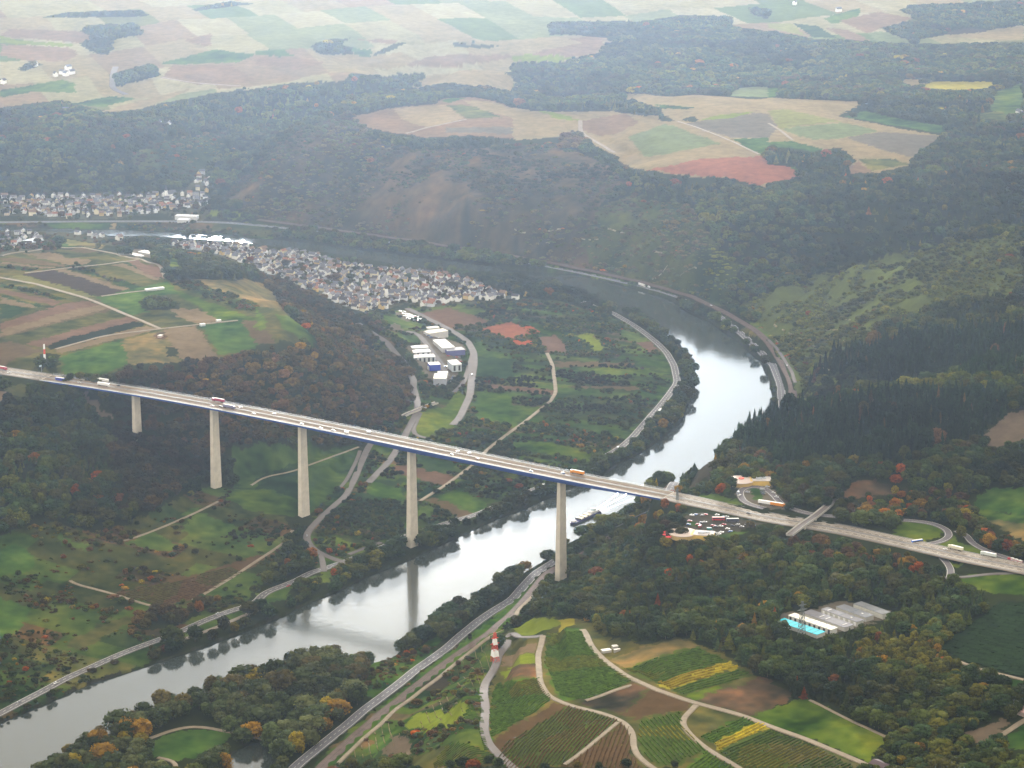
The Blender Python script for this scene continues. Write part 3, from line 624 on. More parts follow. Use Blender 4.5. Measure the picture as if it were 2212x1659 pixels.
# ------------------------------------------------------------------ roads, tracks and railways
def resample(p, step):
    p = np.asarray(p, float); d = np.r_[0, np.cumsum(np.hypot(*np.diff(p[:, :2], axis=0).T))]
    n = max(2, int(d[-1] / step) + 1); s = np.linspace(0, d[-1], n)
    return np.stack([np.interp(s, d, p[:, k]) for k in range(p.shape[1])], 1)
def smooth1(a, k):
    if len(a) < 2 * k + 1: k = max(0, (len(a) - 1) // 2)
    if k == 0: return a
    q = np.pad(a, [(k, k)] + [(0, 0)] * (a.ndim - 1), mode='edge'); c = np.cumsum(np.concatenate([np.zeros_like(q[:1]), q]), 0)
    return (c[2*k+1:] - c[:-2*k-1]) / (2*k+1)
ROADS = []
BURN = np.full(DEM.shape, 1e9, np.float32); BZ = np.zeros(DEM.shape, np.float32)
def road(kind, pts, wdt, z=None, clear=2.5, burn=True, sm=3):
    if z is None:
        fixed = [len(q) == 3 for q in pts]; seg = []
        i_ = 0
        while i_ < len(pts):
            j_ = i_
            while j_ < len(pts) and fixed[j_] == fixed[i_]: j_ += 1
            run = pts[i_:j_]
            if fixed[i_]:
                q = np.array(run, float); seg.append(np.stack(at_z(q[:, 0], q[:, 1], q[:, 2]), 1))
            else: seg.append(march(dens(run, 4, False)))
            i_ = j_
        p = resample(np.concatenate(seg), 5); p = smooth1(p, sm); zz = smooth1(hz(p[:, 0], p[:, 1]), 8)
    else:
        q = np.array(pts); X, Y = at_z(q[:, 0], q[:, 1], np.asarray(z, float)); p = resample(np.stack([X, Y, z * np.ones(len(q))], 1), 5); p = smooth1(p, sm); zz = p[:, 2]; p = p[:, :2]
    zz = np.maximum(zz, 2.2)
    ROADS.append((kind, p, zz, wdt))
    if burn:
        rr = wdt / 2 + 9
        for (x, y), z_ in zip(p[::1], zz[::1]):
            i = int(round((x - GX0) / GS)); j = int(round((y - GY0) / GS)); K = int(34 / GS) + 1
            if i < K or j < K or i >= DEM.shape[1] - K or j >= DEM.shape[0] - K: continue
            sl = (slice(j - K, j + K + 1), slice(i - K, i + K + 1))
            d = np.hypot(MX[sl] - x, MY[sl] - y); m = d < BURN[sl]
            BURN[sl][m] = d[m]; BZ[sl][m] = z_
    if clear is not None:
        for (x, y) in p:
            i = int((x - mx0) / MS); j = int((y - my0) / MS); K = int((wdt / 2 + clear) / MS) + 1
            if i < K or j < K or i >= mnx - K or j >= mny - K: continue
            sl = (slice(j - K, j + K + 1), slice(i - K, i + K + 1)); jj, ii = np.mgrid[-K:K+1, -K:K+1]
            wood[sl][np.hypot(ii, jj) * MS < wdt / 2 + clear] = 0
            if kind in ('motorway', 'ramp') or (kind in ('valley_road', 'railway') and y < 3050): woodP[sl][np.hypot(ii, jj) * MS < wdt / 2] = 250
    return p, zz
MWR = np.array(D('1436 1069 1500 1083 1560 1096 1659 1118 1809 1142 1959 1174 2084 1203 2212 1228 2420 1272'))
MWRZ = np.array([136, 136, 136, 136.5, 138, 140, 141.5, 143, 146], float)
MWL = np.array(D('105 816 0 800 -160 775 -420 735')); MWLZ = np.array([136, 137, 138, 140], float)
road('motorway', MWR, 31, MWRZ, 4); road('motorway', MWL, 31, MWLZ, 4)
road('river_road', D('-200 1650') + T(0, 3, '0 1185 160 1100 400 980 560 890 820 770 1100 650 1350 560 1540 490 1750 390 1900 330 2212 235') + T(1, 3, '60 150 400 20') + T(1, 2, '430 1640 700 1560 1000 1450 1300 1310 1420 1270 1760 1170 1900 1130 2180 1010') + T(2, 2, '180 910 350 855 600 740 730 660 850 600 950 540 1050 450 1170 310 1270 200 1380 60 1420 0') + T(2, 1, '1430 1640 1400 1500 1340 1390 1260 1310 1150 1220 1050 1150 950 1090 880 1050 770 1010 560 930 430 900'), 10.5, clear=5)
road('cycle_path', T(0, 3, '1540 565 1640 525 1850 450 2100 345 2300 260'), 5, clear=3)
road('valley_road', T(1, 3, '270 1720 350 1640 700 1350 1100 1030 1400 800 1700 580 1900 400 2212 200') + T(2, 2, '200 1640 400 1510 560 1415 800 1300 1000 1200 1200 1080 1330 1010') + [(1480, 1092, 9), (1560, 1050, 9), (1630, 1000, 9), (1680, 950, 9), (1693, 900, 9)] + T(2, 1, '2320 1659 2260 1500 2140 1370 2000 1240 1850 1110 1650 1000 1500 930 1350 870 1150 820 900 760 600 700 440 665 200 620 0 585') + T(1, 1, '1950 540 1700 510 1400 470 900 390 500 335 0 285') + D('480 480 380 478 200 478 0 480 -200 482'), 12, clear=4)
road('railway', T(1, 3, '480 1740 560 1659 900 1340 1200 1100 1500 860 1750 680 2000 500 2212 330') + T(2, 3, '60 270') + T(2, 2, '300 1640 560 1500 800 1370 1000 1255 1200 1130') + [(1490, 1108, 9), (1580, 1060, 9), (1655, 1005, 9), (1710, 945, 9)] + T(3, 1, '215 1659 180 1590 130 1490 60 1380 0 1290') + T(2, 1, '2100 1190 1950 1100 1800 1020 1600 920 1400 855 1100 770 700 685 400 622 0 550') + T(1, 1, '2000 520 1500 440 1000 370 500 300 0 235'), 11, clear=4)
road('track', T(1, 3, '1900 1030 640 1659')[:0] + T(1, 3, '640 1690 760 1570 960 1370 1250 1120 1560 890 1850 660 2050 510 2212 400') + T(2, 3, '60 290 230 120 380 10') + T(2, 2, '560 1560 800 1400'), 4, clear=2)
road('lane', T(1, 1, '870 1120 1130 1300 1280 1470 1370 1640') + T(1, 2, '1350 0 1400 170 1385 260 1340 340 1290 440 1210 580 1150 670 1060 760 960 860'), 9, clear=3)
road('lane', T(1, 2, '1420 240 1380 330 1350 400 1400 460 1500 470'), 6)
road('lane', T(1, 2, '1000 500 960 560 900 700 860 800 780 960 650 1070 540 1170 450 1270 430 1340 490 1420 560 1465 700 1520 790 1560'), 8, clear=3)
road('lane', T(1, 2, '900 560 870 660 780 830 720 900'), 4)
road('lane', T(1, 2, '560 1470 580 1560 590 1640') , 6)
road('lane', T(1, 2, '780 1480 900 1430 1100 1360'), 5)
road('lane', T(1, 1, '1300 1000 1640 1170 1750 1230 1830 1290 1880 1380 1885 1480 1860 1640') + T(1, 2, '1850 100 1760 290 1690 360'), 10, clear=3)
road('lane', T(1, 1, '1870 1400 1800 1640') + T(1, 2, '1780 0 1700 80'), 6)
road('lane', T(1, 1, '1280 1190 1400 1230 1480 1320 1600 1480 1660 1600'), 8)
road('track', T(2, 1, '300 1385 350 1490 370 1640') + T(2, 2, '380 70 330 150 240 220 90 340 0 400') + T(1, 2, '2020 545 1870 700 1640 870 1400 1020'), 4.5)
road('lane', T(1, 3, '2412 490') [:0] + T(2, 3, '300 505 110 508 0 520') + T(1, 3, '2180 560 2110 640 2070 780 1990 900 1965 1000 1985 1150 1970 1300 1985 1400 2050 1510 2212 1640 2300 1720'), 7.5, clear=3)
road('track', T(2, 3, '270 510 225 700 240 900 290 1000 380 1090 500 1120 700 1160 920 1230 1010 1290 1050 1380 1050 1500 1130 1600 1280 1690'), 5)
road('track', T(2, 3, '600 465 640 500 680 600 800 730 1000 870 1250 980 1580 1090 2000 1210 2212 1290') + T(3, 3, '400 1435 880 1640 1000 1700'), 6)
road('track', T(2, 3, '1600 1100 1530 1180 1460 1250 1490 1310 1560 1390 1700 1500 2020 1690'), 5)
road('track', T(2, 3, '930 1250 700 1440 430 1650'), 3.5)
road('track', T(2, 3, '600 1090 850 1000 1070 925'), 3.5)
road('track', T(0, 1, '-200 700 0 740 300 790 730 910 880 970 1100 1060 1390 1180'), 5)
road('track', T(0, 1, '0 545 300 500 700 470 820 497 1200 580 1350 620 1390 650 1425 745'), 4)
road('track', T(0, 1, '190 700 640 650 1060 600 1200 590'), 3)
road('track', T(0, 1, '850 900 1250 850 1420 825'), 3)
road('track', T(0, 1, '460 1360 900 1240 1390 1180 1750 1140 2080 1105'), 3)
road('track', T(0, 3, '600 20 620 60 800 105 1000 160 1240 240 1400 280 1480 265'), 3.5)
road('track', T(0, 3, '1640 215 1720 180 2020 0') + T(1, 2, '0 1530 140 1440 270 1350 320 1250'), 3.5)
road('track', T(0, 2, '1900 1010 1600 1150 1200 1320 1040 1360'), 3)
road('track', T(1, 2, '-60 880 100 800 400 720 900 540'), 2.5)
road('ramp', T(3, 2, '640 1150 1000 1168 1380 1190 1510 1235 1580 1290 1545 1345 1450 1375 1320 1385'), 8, clear=3)
road('ramp', T(3, 2, '1600 1260 1710 1290 1760 1380 1900 1450 2100 1510 2300 1560'), 7, clear=3)
road('ramp', T(3, 2, '1490 1490 1560 1550 1590 1640') + T(3, 3, '1560 30'), 7, clear=3)
road('ramp', T(3, 2, '640 1150 350 1120 120 1050 40 950 -60 880') + T(2, 2, '2050 880 1990 900 1960 940 2010 1030 2212 1080'), 8, clear=4)
road('lane', T(3, 3, '1100 0 1640 20 1900 -20 2400 -40'), 5)
road('track', T(3, 3, '2300 1200 2212 1240 2000 1380 1800 1510'), 5)
road('track', T(3, 3, '340 1060 700 1240 1060 1400'), 2.5)
road('track', T(3, 3, '1600 720 1800 800 2300 910'), 3.5)
road('track', T(0, 3, '2312 1420 2212 1395 1720 1290 1550 1310 1240 1420'), 4)
road('track', T(0, 3, '1330 1560 1480 1590 1550 1610 1500 1659'), 4)
road('lane', T(0, 0, '1000 570 975 640 970 750 1000 780 1100 820'), 12)
road('track', T(0, 0, '1380 665 1660 715 2100 745'), 6)
road('track', T(2, 0, '590 1030 590 1130 640 1180 760 1240 900 1330'), 7)
road('track', T(2, 0, '1420 1045 1600 1100 1900 1220 2150 1340'), 5)
road('track', T(1, 0, '1280 1160 1480 1100 1830 1025'), 5)
road('track', T(3, 0, '0 1060 100 1120 220 1215'), 5)
road('lane', T(2, 1, '2212 1380') [:0] + T(3, 1, '0 1270 70 1340 130 1430 200 1540 240 1659'), 4)
# press the road beds into the land
din = 15.0
wgt = np.clip(1 - (BURN - din) / 20, 0, 1); wgt = wgt * wgt * (3 - 2 * wgt)
wgt[rin] = 0
DEM = np.where(BURN < 1e8, DEM * (1 - wgt) + (BZ - .45) * wgt, DEM)
# flat yards for the rest area, the sheds and the two works
def level(pts, z=None, pad=12):
    global DEM
    wp = march(dens(pts, 3)) if z is None else poly_w0(pts, z)
    m = pip(MX, MY, wp)
    if not m.any(): return
    zz = float(np.median(DEM[m])) if z is None else z
    b = np.clip(blur(m, 3) * 2, 0, 1); DEM = (DEM * (1 - b) + zz * b)
level(T(3, 3, '40 400 150 320 330 290 480 230 640 210 1080 280 1090 360 700 470 480 560 250 520'), 130.0)
DEM = DEM.astype(np.float32)
rp = pip(MX, MY, RIV)
for p_ in PONDW: rp |= pip(MX, MY, p_)
DEM = np.where(rp, np.minimum(DEM, 1.2), DEM)

# ------------------------------------------------------------------ the ground sheet
def height(X, Y):
    m = np.clip(np.minimum(np.minimum(X - GX0, GX1 - X), np.minimum(Y - GY0, GY1 - Y)) / 120, 0, 1)
    o = np.zeros(X.shape, np.float32); ins = m > 0
    o[ins] = hz(X[ins], Y[ins]) * m[ins]
    ou = m < 1
    r_ = np.clip(rbf(X[ou], Y[ou]), 3, 260); o[ou] += r_ * (1 - m[ou]); return o
uf = np.linspace(-.235, .235, 1080); uo = np.geomspace(.26, 2.2, 16)
U = np.r_[-uo[::-1], uf, uo]
yn = 1 / np.linspace(1 / 2260, 1 / 7150, 1250); V_ = np.r_[np.linspace(500, 2150, 12), yn, np.geomspace(7400, 30000, 14)]
GU, GV = np.meshgrid(U, V_); Xg = (GU * GV).astype(np.float64); Yg = GV
Zg = height(Xg.ravel(), Yg.ravel()).reshape(Xg.shape)
wm = pip(Xg, Yg, RIV)
for p_ in PONDW: wm |= pip(Xg, Yg, p_)
Zg = np.where(wm, -3.0, np.maximum(Zg, 1.0))
nv, nu = Xg.shape
idx = np.arange(nv * nu).reshape(nv, nu)
Fq = np.stack([idx[:-1, :-1], idx[:-1, 1:], idx[1:, 1:], idx[1:, :-1]], -1).reshape(-1, 4).astype(np.int32)
gme = new_mesh('ground', np.stack([Xg, Yg, Zg], -1).reshape(-1, 3), Fq, smooth=True)
jx = 7 * vnoise(Xg.ravel(), Yg.ravel(), 9, 81); jy = 12 * vnoise(Xg.ravel(), Yg.ravel(), 7, 82)
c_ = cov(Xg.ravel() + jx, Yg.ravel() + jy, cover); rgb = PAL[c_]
outm = (np.abs(Xg.ravel()) > 1395) | (Yg.ravel() > 7200)
nz_ = vnoise(Xg.ravel(), Yg.ravel(), 420, 9); rgb[outm] = np.where((nz_[outm] > .05)[:, None], PAL[CN.index('floor')], PAL[CN.index('farm')])
# the far farmland is a patchwork of plots
fm_ = np.isin(c_, [CN.index('farm'), CN.index('pale')]) & ~outm
xx = Xg.ravel()[fm_]; yy = Yg.ravel()[fm_]; th_ = .35; ux = xx * math.cos(th_) + yy * math.sin(th_) + 60 * vnoise(xx, yy, 500, 91); uy = -xx * math.sin(th_) + yy * math.cos(th_) + 60 * vnoise(xx, yy, 450, 92)
row_ = np.floor(uy / 230); cl_ = np.floor(ux / 120 + NG[(row_.astype(int) * 7) % 510, 3] * 5); hsh = NG[(row_.astype(int) * 31 + 17) % 510, (cl_.astype(int) * 13 + 5) % 510]
hp = np.array([PAL[CN.index(k)] for k in ('farm', 'pale', 'sage', 'tan', 'green', 'farm', 'pink', 'pale', 'olive', 'sage', 'tan', 'farm')]); rgb[fm_] = hp[(hsh * 12).astype(int) % 12] * .8 + rgb[fm_] * .2
for kk_, cell_, opts_ in (('orch', (95, 17), ('orch', 'grass', 'vgreen', 'dgreen', 'orch', 'mead', 'soil', 'dgreen', 'orch', 'grass')), ('scrub', (120, 42), ('scrub', 'grass', 'scrub', 'olive', 'brownvine', 'scrub', 'dgreen', 'grass'))):
    mk_ = (c_ == CN.index(kk_)) & ~outm; hh_ = strip_hash(Xg.ravel()[mk_], Yg.ravel()[mk_], *cell_); pp_ = np.array([PAL[CN.index(k)] for k in opts_]); rgb[mk_] = pp_[(hh_ * len(opts_)).astype(int) % len(opts_)] * .75 + rgb[mk_] * .25
# strips and furrows: small plots differ a little from one another
pl = vnoise(Xg.ravel() * .9 + Yg.ravel() * .35, Yg.ravel() * .5, 38, 11)[:, None]
far_ = (Yg.ravel() > 4600)[:, None]
rgb = rgb * (1 + .25 * pl)
mt = vnoise(Xg.ravel(), Yg.ravel(), 60, 95) + .7 * vnoise(Xg.ravel(), Yg.ravel(), 21, 96) + .5 * vnoise(Xg.ravel(), Yg.ravel(), 8, 97)
gr_ = np.isin(c_, [CN.index(k) for k in ('grass', 'green', 'mead', 'scrub', 'orch', 'olive', 'slopeg', 'slopeb', 'dgreen', 'vgreen', 'soil', 'lbrown')])
rgb[gr_] = rgb[gr_] * (1 + .9 * mt[gr_])[:, None] * (1 + mt[gr_][:, None] * np.array([.5, .0, -.2]))
rgb = rgb * np.array([.57, .57, .44])
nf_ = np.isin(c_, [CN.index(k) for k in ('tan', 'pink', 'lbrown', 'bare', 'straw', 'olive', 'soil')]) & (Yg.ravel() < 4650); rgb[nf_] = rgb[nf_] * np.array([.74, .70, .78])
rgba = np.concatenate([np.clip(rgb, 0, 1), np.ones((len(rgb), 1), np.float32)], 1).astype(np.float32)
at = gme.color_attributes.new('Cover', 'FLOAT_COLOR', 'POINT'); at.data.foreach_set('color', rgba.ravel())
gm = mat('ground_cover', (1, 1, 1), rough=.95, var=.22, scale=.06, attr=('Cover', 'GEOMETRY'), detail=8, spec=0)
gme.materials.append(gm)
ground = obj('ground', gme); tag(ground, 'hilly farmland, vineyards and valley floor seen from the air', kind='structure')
del Fq, idx, rgba
# water
wmat = bpy.data.materials.new('river_water'); wmat.use_nodes = True; wn = wmat.node_tree; wb = wn.nodes['Principled BSDF']
wb.inputs['Base Color'].default_value = (.035, .045, .04, 1); wb.inputs['Roughness'].default_value = .09; wb.inputs['IOR'].default_value = 1.45
wb.inputs['Specular IOR Level'].default_value = .58
wb.inputs['Specular Tint'].default_value = (1, .93, .76, 1)
tc = wn.nodes.new('ShaderNodeTexCoord'); mp = wn.nodes.new('ShaderNodeMapping'); mp.inputs['Scale'].default_value = (1, .55, 1); mp.inputs['Rotation'].default_value = (0, 0, R(-20))
wn.links.new(tc.outputs['Object'], mp.inputs['Vector'])
n1 = wn.nodes.new('ShaderNodeTexNoise'); n1.inputs['Scale'].default_value = .16; n1.inputs['Detail'].default_value = 4
n2 = wn.nodes.new('ShaderNodeTexNoise'); n2.inputs['Scale'].default_value = .012; n2.inputs['Detail'].default_value = 3
wn.links.new(mp.outputs[0], n1.inputs['Vector']); wn.links.new(tc.outputs['Object'], n2.inputs['Vector'])
mm = wn.nodes.new('ShaderNodeMapRange'); mm.inputs[1].default_value = .45; mm.inputs[2].default_value = .7; mm.inputs[3].default_value = .08; mm.inputs[4].default_value = .22
wn.links.new(n2.outputs['Fac'], mm.inputs[0])
bp = wn.nodes.new('ShaderNodeBump'); bp.inputs['Distance'].default_value = .6; wn.links.new(mm.outputs[0], bp.inputs['Strength'])
wn.links.new(n1.outputs['Fac'], bp.inputs['Height']); wn.links.new(bp.outputs[0], wb.inputs['Normal'])
wv = np.array([(-2600, 1700, 0), (900, 1700, 0), (900, 5600, 0), (-2600, 5600, 0)], float)
river = obj('river', new_mesh('river', wv, [(0, 1, 2, 3)], [wmat])); tag(river, 'wide pale river winding through the valley', kind='structure')
for p_, lb in zip(PONDW, ('pale pond beside the main road, by the island wood', 'small pond half hidden among trees')):
    q = np.array(p_); q = (q - q.mean(0)) * 1.15 + q.mean(0)
    o = obj('pond', new_mesh('pond', [(x, y, .3) for x, y in q], [tuple(range(len(q)))], [wmat])); tag(o, lb, kind='structure')
# road surfaces
RM = dict(motorway=mat('motorway_concrete', (.22, .19, .16), var=.12, scale=.05, spec=.04), river_road=mat('river_road_asphalt', (.115, .11, .115), var=.15, scale=.05, spec=.04),
  valley_road=mat('valley_road_asphalt', (.135, .135, .15), var=.12, scale=.05, spec=.04), railway=mat('ballast', (.105, .075, .065), var=.25, scale=.12, spec=.02),
  lane=mat('lane_asphalt', (.14, .125, .12), var=.15, scale=.05, spec=.04), ramp=mat('ramp_asphalt', (.14, .13, .14), var=.15, scale=.05, spec=.04),
  track=mat('gravel_track', (.23, .19, .14), var=.2, scale=.1, spec=.02), cycle_path=mat('path_gravel', (.20, .17, .14), var=.2, scale=.1, spec=.02))
white = mat('road_paint', (.72, .70, .62), var=.1)
def frames(p):
    t = np.gradient(p, axis=0); t /= np.maximum(np.hypot(t[:, 0], t[:, 1])[:, None], 1e-6); return t, np.stack([-t[:, 1], t[:, 0]], 1)
def ribbon(p, z, offs, dz=0.0, mats=(), name='strip'):
    t, nn = frames(p); V = []; k = len(offs)
    for o_ in offs: V.append(np.c_[p + nn * o_, z + dz])
    V = np.stack(V, 1).reshape(-1, 3); m = len(p)
    i = np.arange(m - 1)[:, None] * k + np.arange(k - 1)[None]; i = i.ravel()
    return V, np.stack([i, i + k, i + k + 1, i + 1], 1).astype(np.int32)
LB = dict(motorway='pale four lane motorway with a median', river_road='grey road following the left bank of the river', valley_road='wide grey road along the foot of the slope on the right bank', railway='brown double railway line beside the right bank road', lane='grey local road', ramp='dark curving slip road of the motorway', track='pale farm track', cycle_path='pale path beside the river road')
GUARD = []
for kd, p, zz, wdt in ROADS:
    V, Fc = ribbon(p, zz, [-wdt / 2, 0, wdt / 2], .25)
    # a real edge: the shoulders drop to the ground
    V2, F2 = ribbon(p, zz, [-wdt / 2 - .8, -wdt / 2], 0); V2[::2, 2] -= .6; V2[1::2, 2] += .25
    V3, F3 = ribbon(p, zz, [wdt / 2, wdt / 2 + .8], 0); V3[::2, 2] += .25; V3[1::2, 2] -= .6
    V = np.concatenate([V, V2, V3]); a_ = len(V) - len(V2) - len(V3); Fc = np.concatenate([Fc, F2 + a_, F3 + a_ + len(V2)])
    o = obj(kd, new_mesh(kd, V, Fc, [RM[kd]])); tag(o, LB[kd], kind='structure')
    lines = {'motorway': [-13.2, -9.6, -5.9, -2.2, 2.2, 5.9, 9.6, 13.2], 'river_road': [-4.6, 0, 4.6], 'valley_road': [-5.4, 0, 5.4], 'ramp': [-3.5, 3.5]}.get(kd, [])
    if lines:
        VV = []; FF = []; b = 0; lw = .28 if kd == 'motorway' else .16
        for l_ in lines:
            v, f = ribbon(p, zz, [l_ - lw, l_ + lw], .256); 
            if l_ in (0, -5.9, 5.9): f = f[::2]
            VV.append(v); FF.append(f + b); b += len(v)
        o = obj('lane_markings', new_mesh('lane_markings', np.concatenate(VV), np.concatenate(FF), [white])); tag(o, 'painted lane lines on the road', kind='structure')
    if kd == 'motorway': GUARD.append((p, zz))
    if kd == 'railway':
        VV = []; FF = []; b = 0
        for l_ in (-3.0, -1.5, 1.5, 3.0):
            v, f = ribbon(p, zz, [l_ - .12, l_ + .12], .4); VV.append(v); FF.append(f + b); b += len(v)
        o = obj('rails', new_mesh('rails', np.concatenate(VV), np.concatenate(FF), [mat('rail_steel', (.16, .11, .09), rough=.7, spec=.1)])); tag(o, 'steel rails on brown ballast', kind='structure')
# ------------------------------------------------------------------ the great bridge
BC = np.array(D('105 816 292 845 463 874 653 911 887 960 1214 1025 1436 1069'))
bx, by = at_z(BC[:, 0], BC[:, 1], 136.0); BP = np.stack([bx, by], 1)
sd_ = np.r_[0, np.cumsum(np.hypot(*np.diff(BP, axis=0).T))]
cf = [np.polyfit(sd_, BP[:, k], 3) for k in (0, 1)]
S = np.linspace(-3, sd_[-1] + 3, 192); PB = np.stack([np.polyval(c, S) for c in cf], 1)
TB, NB = frames(PB)
if NB[0, 1] < 0: NB = -NB
DK = 136.0
dep = np.interp(S, [0, sd_[1], sd_[2], sd_[3], (sd_[3] + sd_[4]) / 2, sd_[4], (sd_[4] + sd_[5]) / 2, sd_[5], (sd_[5] + sd_[6]) / 2, sd_[6]], [2.6, 3.4, 3.8, 4.6, 6, 7.6, 6.6, 7.4, 5.6, 3.6]); dep = smooth1(dep, 6)
def loft(prof, close=True):                      # prof(i) -> list of (offset, z)
    V = []; k = len(prof(0))
    for i in range(len(S)):
        for o_, z_ in prof(i): V.append((PB[i, 0] + NB[i, 0] * o_, PB[i, 1] + NB[i, 1] * o_, z_))
    Fc = []
    for i in range(len(S) - 1):
        for j in range(k if close else k - 1): a = i * k + j; b = i * k + (j + 1) % k; Fc.append((a, a + k, b + k, b))
    if close: Fc += [tuple(range(k)), tuple(range(len(V) - 1, len(V) - k - 1, -1))]
    return V, Fc
m_deck = mat('deck_concrete', (.42, .40, .37), var=.1, scale=.05); m_blue = mat('blue_girder_paint', (.014, .06, .30), rough=.5, var=.1, scale=.05, spec=.4)
m_edge = mat('pale_edge_beam', (.78, .80, .82), var=.05, scale=.05); m_road = mat('bridge_asphalt', (.19, .15, .12), var=.18, scale=.03, spec=.02); m_hard = mat('bridge_shoulder', (.27, .24, .20), var=.14, scale=.03, spec=.02)
m_line = mat('bridge_paint', (.55, .49, .36), var=.05); m_steel = mat('galvanised_steel', (.32, .33, .35), rough=.5, metal=.3, var=.05)
m_pier = mat('pier_concrete', (.66, .60, .50), rough=.9, var=.14, scale=.12)
W2 = 15.25
bridge = empty('motorway_bridge', (PB[96, 0], PB[96, 1], 0)); tag(bridge, 'long blue steel motorway bridge on five tall tapering concrete piers high over the river', 'bridge')
B0 = Vector(bridge.location)
def bpart(name, V, Fc, m, par=None):
    V = np.array(V, float) - np.array(B0); return obj(name, new_mesh(name, V, Fc, [m]), par or bridge)
V, Fc = loft(lambda i: [(-W2, DK - .05), (-W2, DK - .7), (-9.5, DK - 1.3), (9.5, DK - 1.3), (W2, DK - .7), (W2, DK - .05)]); deck = bpart('deck', V, Fc, m_deck)
V, Fc = loft(lambda i: [(-9.4, DK - 1.32), (-9.0, DK - dep[i]), (9.0, DK - dep[i]), (9.4, DK - 1.32)]); bpart('girder', V, Fc, m_blue)
V, Fc = loft(lambda i: [(-W2 - .35, DK - 1.9), (-W2 - .002, DK - 1.9), (-W2 - .002, DK + .15), (-W2 - .35, DK + .15)]); bpart('fascia', V, Fc, m_blue)
for s_ in (-1, 1):
    V, Fc = loft(lambda i: sorted([(s_ * (W2 - 1.3), DK + .02), (s_ * (W2 - 1.3), DK + .32), (s_ * (W2 + .38), DK + .32), (s_ * (W2 + .38), DK + .02)], key=lambda q: (0, 0)))
    bpart('edge_walkway', V, Fc, m_edge)
for s_ in (-1, 1):
    V, Fc = loft(lambda i: [(s_ * 1.3, DK), (s_ * 13.8, DK)], False); Vf = Fc if s_ > 0 else Fc
    V = [(x, y, z + .01) for x, y, z in V]; cw = bpart('carriageway', V, Vf, m_road)
    for a_, b_, mm_ in ((2.0, 2.55, m_line), (9.9, 10.35, m_line), (10.35, 13.6, m_hard), (13.6, 13.8, m_line)):
        V, Fc = loft(lambda i: [(s_ * a_, DK + .03), (s_ * b_, DK + .03)], False); bpart('shoulder' if mm_ is m_hard else 'edge_line', V, Fc, mm_, cw)
    V, Fc = loft(lambda i: [(s_ * 5.95, DK + .03), (s_ * 6.2, DK + .03)], False); Fc = [f for k, f in enumerate(Fc) if k % 3 == 0]; bpart('lane_dashes', V, Fc, m_line, cw)['kind'] = 'stuff'
V, Fc = loft(lambda i: [(-1.25, DK), (-1.25, DK + .12), (1.25, DK + .12), (1.25, DK)]); med = bpart('median', V, Fc, m_hard)
for s_ in (-.9, .9, -14.0, 14.0):
    V, Fc = loft(lambda i: [(s_ - .12, DK + .45), (s_ - .12, DK + .85), (s_ + .12, DK + .85), (s_ + .12, DK + .45)]); bpart('guard_rail', V, Fc, m_steel)
for s_ in (-1, 1):
    b = MB()
    for i in range(len(S)):
        c_ = (PB[i, 0] + NB[i, 0] * s_ * (W2 + .2) - B0.x, PB[i, 1] + NB[i, 1] * s_ * (W2 + .2) - B0.y)
        b.box(c_[0] - .09, c_[0] + .09, c_[1] - .09, c_[1] + .09, DK + .3, DK + (2.3 if s_ > 0 else 1.35))
    for hh in ((1.2, .7) if s_ < 0 else (2.2, 1.5, .9)):
        V, Fc = loft(lambda i: [(s_ * (W2 + .14), DK + hh), (s_ * (W2 + .14), DK + hh + .12), (s_ * (W2 + .26), DK + hh + .12), (s_ * (W2 + .26), DK + hh)])
        b.add(np.array(V) - np.array(B0), Fc)
    b.build('railing', m_steel, bridge)
piers = []
for k, zb in zip(range(1, 6), (63, 29, 16, 8, 8)):
    s0 = sd_[k]; c = np.array([np.polyval(q, s0) for q in cf]); i = int(np.argmin(abs(S - s0))); t = TB[i]; nn = NB[i]
    top = DK - dep[i] - .5; zb -= 5; Hh = top - zb; b = MB()
    def ring(z, f): 
        a = 2.1 + (Hh * f) * .0105; c_ = 5.9 + (Hh * f) * .016
        return [(c[0] - B0.x + t[0] * u_ * a + nn[0] * v_ * c_, c[1] - B0.y + t[1] * u_ * a + nn[1] * v_ * c_, z) for u_, v_ in ((-1, -1), (1, -1), (1, 1), (-1, 1))]
    lv = 14; V = []
    for q in range(lv + 1): V += ring(top - Hh * q / lv, q / lv)
    Fc = [(q * 4 + j, q * 4 + (j + 1) % 4, q * 4 + 4 + (j + 1) % 4, q * 4 + 4 + j) for q in range(lv) for j in range(4)] + [(3, 2, 1, 0), tuple(lv * 4 + j for j in range(4))]
    b.add(V, Fc); pr = b.build('pier', m_pier, bridge); piers.append((c, zb))
    for v_ in (-1, 1):
        q = c + nn * v_ * 4 - np.array([B0.x, B0.y]); MB().box(q[0] - 1, q[0] + 1, q[1] - 1, q[1] + 1, top, top + .51).build('bearing', m_steel, pr)
for e_ in (0, -1):
    c = PB[e_]; t = TB[e_] * (-1 if e_ == 0 else 1); b = MB(); n_ = NB[e_]
    V = []
    for z in (DK - 14, DK - .2):
        for u_, v_ in ((0, -14.5), (9, -14.5), (9, 14.5), (0, 14.5)): V.append((c[0] + t[0] * u_ + n_[0] * v_ - B0.x, c[1] + t[1] * u_ + n_[1] * v_ - B0.y, z))
    b.add(V, [(0, 1, 2, 3), (4, 5, 6, 7), (0, 4, 5, 1), (1, 5, 6, 2), (2, 6, 7, 3), (3, 7, 4, 0)]); b.build('abutment', m_pier, bridge)
